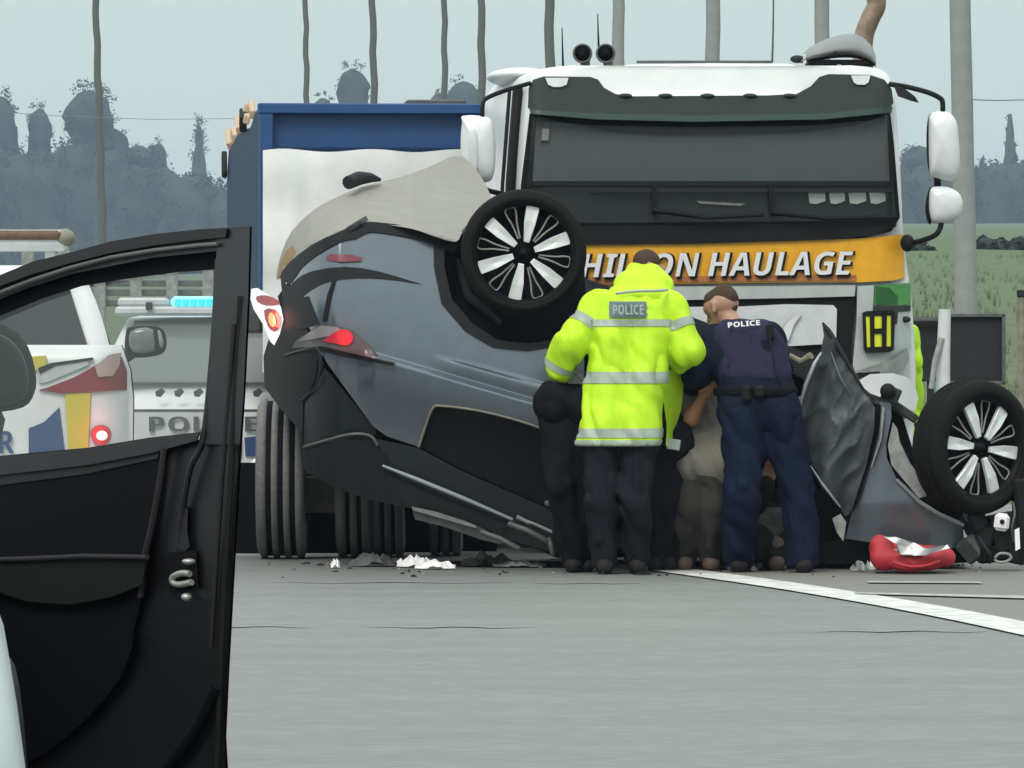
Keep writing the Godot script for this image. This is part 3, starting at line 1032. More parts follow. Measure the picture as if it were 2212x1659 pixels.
	part(o, "wiper_arm", tubem([at(1666, 460, tz(1666) - 0.1), at(1790, 472, tz(1790) - 0.1), at(1935, 468, tz(1935) - 0.1)], 0.014, 6), "black_plastic")
	part(o, "dash_trim", front([1505, 434, 1610, 440, 1600, 445, 1512, 440], -0.036, 0.006), "light_grey")
	part(o, "scuttle_panel", front([1120, 484, 1300, 488, 1700, 484, 1938, 474, 1935, 490, 1890, 508, 1800, 517, 1500, 526, 1120, 530], -0.05, 0.03), "black_plastic")
	# orange name band
	part(o, "name_band", front([1118, 530, 1400, 526, 1700, 520, 1856, 515, 1952, 506, 1954, 600, 1930, 606, 1856, 610, 1700, 610, 1400, 614, 1118, 616], -0.03, 0.03), "orange")
	part(o, "band_fade", front([1118, 597, 1400, 598, 1700, 594, 1850, 594, 1850, 607, 1700, 607, 1400, 611, 1118, 613], -0.036, 0.004), "amber_edge")
	for q in [[0, 0, -0.054, "letter_white"], [5, 7, -0.046, "letter_black"]]:
		var w := 586.0
		var mid: float = 1256.0 + w * 0.5 + q[0]
		var rot := Basis(Vector3.UP, 0.138) * Basis(Vector3.BACK, 0.012)
		part(o, "lettering", lettering("HILTON HAULAGE", w * 37.5 / F, (50.0 + q[1]) * 37.5 / F, 0.005, Transform3D(rot, at(mid, 571 + q[1] * 0.4, tz(mid) + q[2])), 0.22), q[3])
	# nose below the band
	part(o, "bonnet_strip", front([1250, 620, 1700, 618, 1848, 616, 1846, 640, 1700, 644, 1250, 652], -0.05, 0.05), "silver_panel")
	part(o, "grille_surround", front([1250, 652, 1700, 646, 1850, 640, 1842, 720, 1838, 800, 1836, 900, 1240, 900], -0.025, 0.02), "black_plastic")
	part(o, "grille_panel", front([1300, 664, 1600, 662, 1700, 657, 1800, 659, 1808, 668, 1806, 742, 1700, 748, 1300, 752], -0.055, 0.04), "white_plastic")
	part(o, "grille_badge", front([1688, 728, 1694, 706, 1710, 688, 1730, 680, 1716, 700, 1706, 728, 1700, 736], -0.075, 0.02, 3), "white_paint")
	for y in [770.0, 800.0, 830.0, 860.0]:
		part(o, "grille_bar", front([1260, y, 1830, y - 4, 1830, y + 8, 1260, y + 12], -0.05, 0.03), "dark_grey")
	part(o, "corner_panel", front([1852, 618, 1888, 616, 1886, 665, 1964, 664, 1968, 740, 1962, 780, 1900, 798, 1848, 806, 1842, 790, 1850, 700], -0.05, 0.04), "silver_panel")
	part(o, "green_patch", front([1890, 617, 1966, 611, 1968, 658, 1888, 660], -0.055, 0.02), "green_patch")
	part(o, "green_patch", front([1892, 618, 1922, 622, 1940, 640, 1938, 660, 1892, 657], -0.062, 0.01), "green_dark")
	part(o, "corner_gap", front([1886, 663, 1968, 660, 1967, 672, 1940, 674, 1938, 700, 1928, 700, 1926, 674, 1886, 672], -0.058, 0.02), "visor_grey")
	var hp := part(o, "load_plate", front([1866, 682, 1871, 676, 1924, 674, 1930, 680, 1928, 748, 1923, 754, 1872, 756, 1867, 750], -0.085, 0.03), "plate_yellow", "yellow plate with a black letter H")
	part(hp, "lettering", front([1879, 681, 1889, 680, 1889, 710, 1905, 709, 1905, 679, 1916, 678, 1915, 748, 1905, 749, 1905, 720, 1889, 721, 1889, 750, 1880, 750], -0.093, 0.006), "letter_black")
	for a in [[1862, 676, 1872, 672, 1928, 670, 1935, 676, 1930, 681, 1872, 683], [1865, 750, 1928, 748, 1932, 754, 1925, 760, 1870, 762], [1863, 676, 1870, 680, 1873, 754, 1866, 758], [1925, 676, 1934, 676, 1931, 756, 1925, 752]]:
		part(hp, "plate_edge", front(a, -0.092, 0.02), "black_plastic")
	part(o, "shade_wedge", front([1850, 802, 1930, 776, 1960, 752, 1964, 776, 1952, 800, 1930, 806, 1890, 810], -0.1, 0.03), "shade_panel")  # grey wedge painting the shade on the white corner
	part(o, "bumper_gap", front([1852, 806, 1900, 802, 1902, 810, 1860, 818], -0.105, 0.02), "black_plastic")
	part(o, "bumper_corner", front([1850, 824, 1880, 808, 1930, 806, 1960, 815, 1975, 830, 1984, 860, 1978, 885, 1962, 892, 1930, 868, 1880, 850], -0.12, 0.1), "white_paint")
	part(o, "bumper_step", front([1900, 872, 1962, 880, 1955, 905, 1905, 895], -0.1, 0.1), "visor_grey")
	part(o, "side_marker", blobm(at(1957, 690, tz(1957) - 0.06), Vector3(0.03, 0.02, 0.02)), "dark_grey")
	# roof furniture
	var sec := part(o, "roof_fairing", blobm(at(1125, 168, 39.0), Vector3(0.22, 0.06, 0.6)), "white_paint")
	part(sec, "roof_rail", boxm(at(1522, 134, 38.4), Vector3(0.86, 0.018, 0.03)), "mid_grey")
	for x in [1258.0, 1308.0]:
		var h := part(o, "air_horn", lathem([[0.044, 0.0], [0.05, 0.03], [0.058, 0.034], [0.062, 0.02], [0.05, -0.05], [0.03, -0.16], [0.022, -0.4], [0.0, -0.4]], at(x, 116, 37.7), Vector3(0, 0, 1), 22), "mid_grey")
		part(h, "mouth", lathem([[0.0, 0.022], [0.04, 0.022], [0.045, 0.026], [0.0, 0.028]], at(x, 116, 37.7), Vector3(0, 0, 1), 20), "interior")
		part(h, "bracket", boxm(at(x + 6, 140, 37.85), Vector3(0.06, 0.09, 0.08)), "beige")
	for q in [[1215, 60, 175], [1292, 30, 120]]:
		part(o, "antenna", tubem([at(q[0] + 2, q[2], 37.75), at(q[0], q[1] + 40, 37.75), at(q[0] - 1, q[1], 37.75)], [0.009, 0.005, 0.003], 6), "black_plastic")
	part(o, "antenna", tubem([at(1668, 134, 38.3), at(1670, 60, 38.3), at(1671, -30, 38.3)], [0.007, 0.006, 0.005], 6), "mid_grey")
	# grey air unit on the roof
	st = mb()
	var cz := 38.2
	var rr := []
	for q in [[1730, 116, 8], [1742, 108, 18], [1770, 100, 27], [1810, 92, 34], [1850, 92, 36], [1880, 106, 28], [1892, 120, 16]]:
		var ring := []
		for k in 10:
			var a := TAU * k / 10.0
			ring.append(at(q[0], q[1] + 18 - sin(a) * q[2] * (1.0 if sin(a) > 0 else 0.45), cz - cos(a) * 0.35))
		rr.append(ring)
	loft(st, rr, 2, 3, true)
	var ac := part(o, "air_unit", done(st), "ac_grey")
	part(ac, "vent", blobm(at(1806, 118, cz - 0.36), Vector3(0.018, 0.022, 0.02)), "black_plastic")
	part(ac, "base", boxm(at(1815, 139, cz - 0.05), Vector3(0.42, 0.035, 0.5)), "black_plastic")
	part(ac, "lug", blobm(at(1722, 128, cz - 0.3), Vector3(0.045, 0.025, 0.04)), "dark_grey")
	part(ac, "clip", boxm(at(1738, 128, cz - 0.33), Vector3(0.018, 0.06, 0.03)), "white_plastic")
	part(ac, "clip", boxm(at(1812, 148, cz - 0.3), Vector3(0.03, 0.05, 0.03)), "white_plastic")
	part(o, "exhaust_pipe", tubem(spline([at(1862, 150, 38.9), at(1866, 80, 38.9), at(1880, 40, 38.9), at(1893, 10, 38.9), at(1888, -25, 38.9)], false, 5), 0.062, 14), "tan_pipe")
	# mirrors with their arms
	var zl := 37.15
	var m1 := part(o, "mirror", mirror_shell([1000, 250, 1050, 252, 1066, 270, 1071, 330, 1066, 380, 1050, 394, 1012, 392, 997, 370, 995, 300, 998, 265], zl, 0.16), "white_paint")
	part(m1, "mirror_ridge", mirror_shell([1012, 290, 1024, 278, 1032, 300, 1032, 360, 1024, 380, 1014, 350], zl - 0.08, 0.03), "white_plastic")
	part(m1, "mirror_arm", tubem(spline([at(1145, 180, zl + 0.25), at(1090, 196, zl + 0.1), at(1052, 212, zl + 0.05), at(1043, 225, zl), at(1042, 256, zl)], false, 4), 0.014, 8), "black_plastic")
	part(m1, "mirror_arm", tubem(spline([at(1040, 390, zl), at(1046, 408, zl), at(1090, 420, zl + 0.2), at(1130, 425, zl + 0.3)], false, 4), 0.016, 8), "black_plastic")
	var zr := 37.5
	var m2 := part(o, "mirror", mirror_shell([2012, 245, 2040, 240, 2062, 255, 2070, 290, 2070, 384, 2020, 384, 2008, 370, 2006, 270], zr, 0.16), "white_paint")
	part(m2, "mirror_face", mirror_shell([2003, 262, 2012, 252, 2014, 378, 2004, 360, 2001, 310], zr + 0.05, 0.1), "black_plastic")
	part(m2, "mirror_face", mirror_shell([2004, 415, 2012, 408, 2012, 480, 2003, 478, 1998, 448], zr + 0.05, 0.1), "black_plastic")
	part(m2, "lower_mirror", mirror_shell([2014, 405, 2045, 404, 2070, 416, 2080, 440, 2074, 466, 2050, 480, 2018, 482, 2008, 462, 2007, 425], zr, 0.13), "white_paint")
	part(m2, "mirror_link", tubem([at(2024, 380, zr + 0.05), at(2026, 410, zr + 0.05)], 0.022, 8), "black_plastic")
	part(m2, "mirror_arm", tubem(spline([at(1922, 182, zr + 0.2), at(1960, 188, zr + 0.1), at(2005, 200, zr), at(2030, 212, zr), at(2036, 222, zr), at(2036, 248, zr)], false, 4), 0.016, 8), "black_plastic")
	part(m2, "mirror_arm", tubem(spline([at(1958, 527, zr + 0.2), at(1990, 520, zr + 0.1), at(2020, 508, zr), at(2031, 492, zr), at(2033, 478, zr)], false, 4), 0.017, 8), "black_plastic")
	part(m2, "arm_mount", blobm(at(1960, 525, zr + 0.15), Vector3(0.045, 0.055, 0.06)), "black_plastic")
	part(m2, "torn_flap", slab([at(1930, 183, zr + 0.1), at(1952, 190, zr + 0.06), at(1976, 208, zr), at(1985, 222, zr), at(1968, 218, zr), at(1940, 208, zr + 0.05)], Vector3(0, 0, -0.02)), "black_plastic")
	# chassis and front wheels out of sight behind the wreck
	part(o, "chassis", boxm(Vector3(at(1500, 0, 40).x - 0.3, 0.75, -41.2), Vector3(0.9, 0.35, 6.0), Basis(Vector3.UP, 0.139)), "interior")
	for q in [[1195, 38.4], [1885, 38.7]]:
		var c := at(q[0], 0, q[1])
		c.y = 0.48
		wheel(o, c, Vector3(-0.99 if q[0] < 1500 else 0.99, 0, 0.139 * (1.0 if q[0] < 1500 else -1.0)), 0.48, 0.3, "steel")
	part(o, "bumper", boxm(at(1540, 990, 37.75), Vector3(2.1, 0.4, 0.3), Basis(Vector3.UP, 0.139), 0.05), "white_paint")

func lean_panel(a: Array, off: float, thick: float) -> ArrayMesh:
	return skin(p2(a), func(x: float, y: float) -> float: return fz(x, 210) + 0.55 * clampf((212.0 - y) / 75.0, 0.0, 1.0), off, thick, 30.0)

# a rounded shell: an outline swelling towards the camera and closed behind
func mirror_shell(a: Array, z: float, deep: float) -> ArrayMesh:
	var o := spline(Array(p2(a)), true, 3)
	var c := Vector2.ZERO
	for v in o: c += v
	c /= o.size()
	var st := mb()
	st.set_smooth_group(0)
	var rings := []
	for q in [[0.02, -0.5], [0.5, -0.47], [0.8, -0.36], [0.95, -0.2], [1.0, 0.0], [0.98, 0.25], [0.9, 0.42], [0.02, 0.45]]:
		var ring := []
		for v in o:
			var w: Vector2 = c + (v - c) * float(q[0])
			ring.append(at(w.x, w.y, z + deep * float(q[1])))
		rings.append(ring)
	var n := o.size()
	for i in rings.size() - 1:
		for k in n: quad(st, rings[i][k], rings[i][(k + 1) % n], rings[i + 1][(k + 1) % n], rings[i + 1][k])
	return done(st)

# ---------------------------------------------------------------- upright cars
func quad_on(c: Array, u0: float, u1: float, v0: float, v1: float, out: Vector3) -> Array:
	var f := func(u: float, v: float) -> Vector3: return c[0].lerp(c[1], u).lerp(c[3].lerp(c[2], u), v) + out
	return [f.call(u0, v0), f.call(u1, v0), f.call(u1, v1), f.call(u0, v1)]

# X turns the car's own axes (x right, y up, z towards its tail) into the world
func road_car(o: Node3D, X: Transform3D, d: Dictionary, paint: String) -> Node3D:
	var L: float = d.L
	var W: float = d.W
	var H: float = d.H
	var belt: float = d.belt
	var hood: float = d.hood
	var st := mb()
	var rows := []
	for q in [[-0.5, 0.74, 0.4, hood - 0.28], [-0.492, 0.86, 0.3, hood - 0.17], [-0.46, 0.94, 0.24, hood - 0.07], [-0.4, 0.98, 0.22, hood], [-0.22, 1.0, 0.2, belt - 0.04], [0.0, 1.0, 0.2, belt], [0.3, 1.0, 0.2, belt], [0.44, 0.98, 0.24, belt - d.get("tail_drop", 0.0) * 0.7], [0.488, 0.95, 0.3, belt - 0.03 - d.get("tail_drop", 0.0)], [0.5, 0.88, 0.38, belt - 0.1 - d.get("tail_drop", 0.0)]]:
		var w: float = W * 0.5 * q[1]
		var z: float = q[0] * L
		var y0: float = q[2]
		var y1: float = q[3]
		var row := []
		for s in [-1.0, 1.0]:
			var half := [Vector3(s * w * 0.6, y0, z), Vector3(s * w * 0.97, y0 + 0.03, z), Vector3(s * w, lerpf(y0, y1, 0.45), z), Vector3(s * w * 0.985, y1 - 0.16, z), Vector3(s * w * 0.95, y1 - 0.05, z), Vector3(s * w * 0.86, y1, z), Vector3(s * w * 0.5, y1 + 0.015, z)]
			if s > 0: half.reverse()
			row += half
		for i in row.size(): row[i] = X * row[i]
		rows.append(row)
	loft(st, rows, 2, 3)
	for e in [rows[0], rows[rows.size() - 1]]:
		st.set_smooth_group(FLAT)
		for k in 6: quad(st, e[k], e[k + 1], e[12 - k], e[13 - k])
	var body := part(o, "body", done(st), paint)
	# cabin
	var bf: float = d.cab[0] * L
	var br: float = d.cab[1] * L
	var rf: float = d.cab[2] * L
	var r2: float = d.cab[3] * L
	var ring := func(y: float, w: float, a: float, b: float) -> Array:
		var c := 0.09
		var pts := [Vector3(-w, y, a + c), Vector3(-w + c, y, a), Vector3(0, y, a - 0.05), Vector3(w - c, y, a), Vector3(w, y, a + c), Vector3(w, y, (a + b) * 0.5), Vector3(w, y, b - c), Vector3(w - c, y, b), Vector3(0, y, b + 0.04), Vector3(-w + c, y, b), Vector3(-w, y, b - c), Vector3(-w, y, (a + b) * 0.5)]
		for i in pts.size(): pts[i] = X * pts[i]
		return pts
	var wb := W * 0.45
	var wr: float = W * d.get("roof_w", 0.36)
	st = mb()
	loft(st, [ring.call(belt - 0.06, wb, bf, br), ring.call(lerpf(belt, H, 0.45), lerpf(wb, wr, 0.45), lerpf(bf, rf, 0.47), lerpf(br, r2, 0.45)), ring.call(H - 0.07, wr, rf, r2), ring.call(H - 0.02, wr - 0.06, rf + 0.12, r2 - 0.08), ring.call(H, wr - 0.25, rf + 0.4, r2 - 0.35), ring.call(H + 0.005, 0.05, (rf + r2) * 0.5 - 0.1, (rf + r2) * 0.5 + 0.1)], 2, 3, true)
	part(o, "cabin", done(st), paint)
	var c := 0.05
	var top := H - 0.06
	var faces := {
		"windscreen": [[Vector3(-wb + c, belt, bf - 0.03), Vector3(wb - c, belt, bf - 0.03), Vector3(wr - c, top, rf - 0.03), Vector3(-wr + c, top, rf - 0.03)], [0.03, 0.97, 0.06, 0.96], Vector3(0, 0.03, -0.035)],
		"rear_window": [[Vector3(-wb + c, belt, br + 0.03), Vector3(wb - c, belt, br + 0.03), Vector3(wr - c, top, r2 + 0.03), Vector3(-wr + c, top, r2 + 0.03)], [0.05, 0.95, 0.1, 0.9], Vector3(0, 0.01, 0.035)]}
	for s in [-1.0, 1.0]:
		var mid: float = (rf + r2) * 0.5
		faces["side_window%d" % int(s)] = [[Vector3(s * wb, belt, bf + 0.25), Vector3(s * wb, belt, mid), Vector3(s * wr, top, mid), Vector3(s * wr, top, rf + 0.12)], [0.02, 0.95, 0.06, 0.9], Vector3(s * 0.012, 0, 0)]
		faces["side_window_%d" % int(s)] = [[Vector3(s * wb, belt, mid + 0.05), Vector3(s * wb, belt, br - 0.25), Vector3(s * wr, top, r2 - 0.15), Vector3(s * wr, top, mid + 0.05)], [0.02, 0.95, 0.06, 0.9], Vector3(s * 0.012, 0, 0)]
	for k in faces:
		var q: Array = faces[k]
		var pts := quad_on(q[0], q[1][0], q[1][1], q[1][2], q[1][3], q[2])
		for i in 4: pts[i] = X * pts[i]
		var fs := mb()
		fanplate(fs, pts, X.basis * (-q[2].normalized() * 0.015))
		part(o, "side_window" if k.begins_with("side") else k, done(fs), "glass_deep" if not d.has("glass") else d.glass)
	for s in [-1.0, 1.0]:
		for z in [-0.31, 0.29]:
			var wc := X * Vector3(s * (W * 0.5 - 0.1), 0.34, z * L)
			wheel(o, wc, X.basis * Vector3(s, 0, 0), 0.34, 0.22, "plain")
			part(body, "wheel_arch", lathem([[0.385, 0.0], [0.385, 0.03], [0.34, 0.03]], X * Vector3(s * (W * 0.5 - 0.02), 0.34, z * L), X.basis * Vector3(s, 0, 0), 28), "black_plastic")
		if d.has("no_mirror"): continue
		var mr := part(o, "door_mirror", blobm(X * Vector3(s * (W * 0.5 + 0.1), belt + 0.08, bf + 0.32), Vector3(0.1, 0.075, 0.05), X.basis), "black_plastic")
		part(mr, "mirror_arm", boxm(X * Vector3(s * (W * 0.5 - 0.02), belt + 0.03, bf + 0.32), Vector3(0.14, 0.03, 0.05), X.basis), "black_plastic")
	return body

func flatz(z: float) -> Callable: return func(_x: float, _y: float) -> float: return z

func police_suv() -> void:
	var o := thing("police_car", "white police estate seen from behind, red tail lamps and yellow and blue blocks", "police car", Vector3(-3.2, 0, -35.26))
	var X := Transform3D(Basis(Vector3.UP, 0.087), Vector3(-3.2, 0, -35.26))
	road_car(o, X, {"L": 4.7, "W": 1.88, "H": 1.72, "belt": 1.2, "hood": 1.02, "cab": [-0.22, 0.49, -0.08, 0.4], "roof_w": 0.37, "no_mirror": 1}, "white_paint")
	var z := 32.92
	part(o, "tailgate", skin(p2([-200, 745, 262, 745, 282, 800, 288, 860, 286, 985, -200, 985], 0), func(x: float, y: float): return z + 0.2 * pow(clampd((x - 210.0) / 75.0), 2.0) + 0.1 * pow(clampd((790.0 - y) / 60.0), 2.0), 0.0, 0.1, 12), "white_paint")
	var zf := func(x: float, _y: float) -> float: return z + 0.2 * pow(clampd((x - 210.0) / 75.0), 2.0)
	part(o, "tail_lamp", skin(p2([84, 842, 100, 838, 160, 815, 205, 790, 240, 770, 262, 770, 274, 800, 274, 842, 200, 846, 130, 850]), zf, -0.02, 0.03, 20), "tail_red")
	part(o, "tail_lamp", skin(p2([205, 792, 236, 766, 262, 762, 258, 790, 244, 812, 212, 814]), zf, -0.03, 0.02, 20), "tail_rose")
	part(o, "trim_strip", skin(p2([80, 800, 130, 786, 190, 778, 192, 788, 150, 806, 100, 826, 84, 828]), zf, -0.015, 0.02, 20), "silver_panel")
	part(o, "trim_strip", skin(p2([82, 795, 110, 784, 200, 772, 202, 777, 120, 790, 86, 808]), zf, -0.022, 0.02, 20), "car_trim")
	part(o, "side_block", skin(p2([70, 770, 100, 768, 100, 790, 84, 800, 72, 800]), zf, -0.018, 0.01, 20), "pol_yellow")
	part(o, "livery_block", skin(p2([140, 848, 196, 848, 190, 980, 148, 980]), zf, -0.012, 0.01, 30), "pol_yellow")
	part(o, "livery_block", skin(p2([62, 925, 95, 912, 128, 880, 140, 975, 62, 980]), zf, -0.012, 0.01, 30), "pol_blue")
	part(o, "lettering", lettering("R", 0.085, 0.12, 0.006, Transform3D(Basis.IDENTITY, at(14, 955, 32.9))), "pol_blue")
	part(o, "bumper", boxm(Vector3(-3.0, 0.5, -32.98), Vector3(1.8, 0.36, 0.2), Basis(), 0.06), "white_paint")
	var br := part(o, "brake_lamp", skin(p2([196, 930, 212, 918, 232, 922, 240, 938, 234, 956, 216, 962, 200, 952], 2), zf, -0.03, 0.03, 14), "lamp_red_lit")
	part(br, "lit_bulb", blobm(at(220, 941, 32.88), Vector3(0.03, 0.026, 0.02)), "lamp_hot_lit")
	lamp_light("brake_lamp_light", at(218, 940, 32.8), Color(1, 0.1, 0.1), 0.012)
	var lb := part(o, "light_bar", boxm(at(60, 520, 34.4), Vector3(0.5, 0.12, 0.28), Basis(), 0.04), "white_plastic")
	part(lb, "lens", boxm(at(52, 508, 34.25), Vector3(0.42, 0.055, 0.05), Basis(), 0.02), "rust")
	part(lb, "bar_end", blobm(at(140, 515, 34.35), Vector3(0.06, 0.055, 0.12)), "beige")
	part(lb, "bar_foot", boxm(at(110, 552, 34.4), Vector3(0.06, 0.08, 0.12)), "white_plastic")
	# broad door mirror standing out on its right side
	var zm := 36.9
	var mr := part(o, "wing_mirror", mirror_shell([272, 718, 282, 706, 330, 704, 352, 712, 360, 735, 355, 760, 330, 770, 284, 772, 270, 758], zm, 0.14), "interior")
	part(mr, "mirror_glass", mirror_shell([282, 716, 330, 711, 336, 758, 286, 760], zm - 0.05, 0.05), "glass_grey")
	part(mr, "indicator", mirror_shell([340, 716, 348, 718, 354, 745, 346, 752], zm - 0.05, 0.05), "light_grey")
	part(mr, "mirror_foot", tubem([at(262, 780, zm), at(285, 765, zm)], 0.03, 8), "black_plastic")

func police_sedan() -> void:
	var cx := -2.3
	var o := thing("police_car", "white police car facing the camera with a lit blue light bar", "police car", Vector3(cx, 0, -47.0))
	var X := Transform3D(Basis(Vector3.UP, PI), Vector3(cx, 0, -47.0))
	road_car(o, X, {"L": 4.8, "W": 1.86, "H": 1.53, "belt": 0.95, "hood": 0.92, "cab": [-0.2, 0.42, -0.07, 0.25], "tail_drop": 0.0, "glass": "glass_grey"}, "white_paint")
	var z := 44.55
	part(o, "front_bumper", skin(p2([190, 920, 240, 886, 640, 886, 700, 920, 700, 1060, 660, 1085, 220, 1085, 186, 1060], 0), flatz(z), -0.04, 0.2, 40), "white_paint")
	part(o, "bonnet_edge", skin(p2([250, 884, 640, 884, 640, 889, 250, 889]), flatz(z), -0.045, 0.02, 60), "mid_grey")
	part(o, "lettering", lettering("POLICE", 0.8, 0.11, 0.006, Transform3D(Basis(), at(440, 916, 44.49))), "mid_grey")
	part(o, "grille", skin(p2([315, 998, 600, 998, 590, 1040, 325, 1040]), flatz(z), -0.02, 0.06, 40), "dark_grey")
	for y in [1006.0, 1018.0, 1030.0]:
		part(o, "grille_bar", skin(p2([320, y, 595, y, 594, y + 4, 321, y + 4]), flatz(z), -0.05, 0.02, 40), "light_grey")
	part(o, "number_plate", skin(p2([396, 950, 520, 950, 520, 985, 396, 985]), flatz(z), -0.07, 0.02, 40), "white_plastic")
	for x in [345.0, 386.0, 428.0, 556.0]:
		part(o, "bonnet_mark", skin(p2([x - 10, 846, x + 4, 838, x + 12, 846, x + 2, 858, x - 8, 856]), flatz(44.75), -0.08, 0.01, 30), "mid_grey")
	for s in [-1.0, 1.0]:
		var h := part(o, "headlight", blobm(X * Vector3(s * 0.7, 0.68, -2.3), Vector3(0.18, 0.09, 0.12)), "glass_grey")
		part(h, "lens", blobm(X * Vector3(s * 0.7, 0.68, -2.38), Vector3(0.07, 0.06, 0.06)), "lamp_clear")
	part(o, "livery_block", skin(p2([528, 945, 574, 940, 574, 985, 530, 985]), flatz(z), -0.06, 0.02, 40), "pol_blue")
	part(o, "livery_block", skin(p2([600, 935, 640, 935, 650, 985, 604, 985]), flatz(z), -0.06, 0.02, 40), "pol_yellow")
	# roof light bar
	var zb := 46.6
	var lb := part(o, "light_bar", boxm(at(420, 672, zb), Vector3(1.2, 0.07, 0.3), Basis(), 0.02), "white_plastic")
	part(lb, "lens_off", boxm(at(310, 653, zb), Vector3(0.38, 0.07, 0.26), Basis(), 0.02), "white_plastic")
	part(lb, "bar_clip", boxm(at(322, 661, zb - 0.17), Vector3(0.05, 0.06, 0.05)), "dark_grey")
	part(lb, "lamp_lit", boxm(at(418, 653, zb), Vector3(0.34, 0.09, 0.27), Basis(), 0.03), "lamp_blue_rim_lit")
	for k in 5:
		part(lb, "led_lit", boxm(at(385 + k * 17, 653, zb - 0.14), Vector3(0.052, 0.05, 0.02)), "lamp_blue_lit")
	part(lb, "lens_blue", boxm(at(530, 653, zb), Vector3(0.4, 0.08, 0.26), Basis(), 0.02), "blue_lens")
	lamp_light("light_bar_light", at(420, 630, zb + 0.3), Color(0.3, 0.85, 1.0), 0.02)

# ---------------------------------------------------------------- overturned car
func shoulder(px: float) -> float: return 742.0 + (px - 700.0) * 0.29

func seam(px: float) -> float:
	var t := [[598.0, 604.0], [623.0, 568.0], [673.0, 528.0], [731.0, 501.0], [781.0, 482.0], [889.0, 493.0], [985.0, 522.0], [1060.0, 545.0], [1300.0, 640.0]]
	for i in t.size() - 1:
		if px <= t[i + 1][0]: return lerpf(t[i][1], t[i + 1][1], clampd((px - t[i][0]) / (t[i + 1][0] - t[i][0])))
	return 640.0

func cz(px: float, py: float) -> float:
	var z := 34.5
	if px < 740.0: z += 1.55 * pow((740.0 - px) / 175.0, 2.0)
	var d := py - shoulder(px)
	if d > 0.0: z += 0.2 * pow(d / 230.0, 1.15)
	else: z += 0.1 * pow(-d / 240.0, 2.0)
	# two pressed lines along the flank
	if px > 770.0: z -= 0.06 * smoothstep(-14.0, -1.0, d) * (1.0 - smoothstep(20.0, 150.0, d)) * clampd((px - 770.0) / 40.0)
	var e := d - (-40.0 + (px - 957.0) * -0.02)
	if px > 930.0: z -= 0.02 * smoothstep(-9.0, 2.0, e) * (1.0 - smoothstep(8.0, 40.0, e)) * clampd((px - 930.0) / 60.0)
	return z

func cs(a: Array, off: float, thick := 0.02, smooth := 0, cell := 18.0, slope := 0.0) -> ArrayMesh:
	return skin(p2(a, smooth), cz, off, thick, cell, slope)

func C(px: float, py: float, off := 0.0) -> Vector3: return at(px, py, cz(px, py) + off)

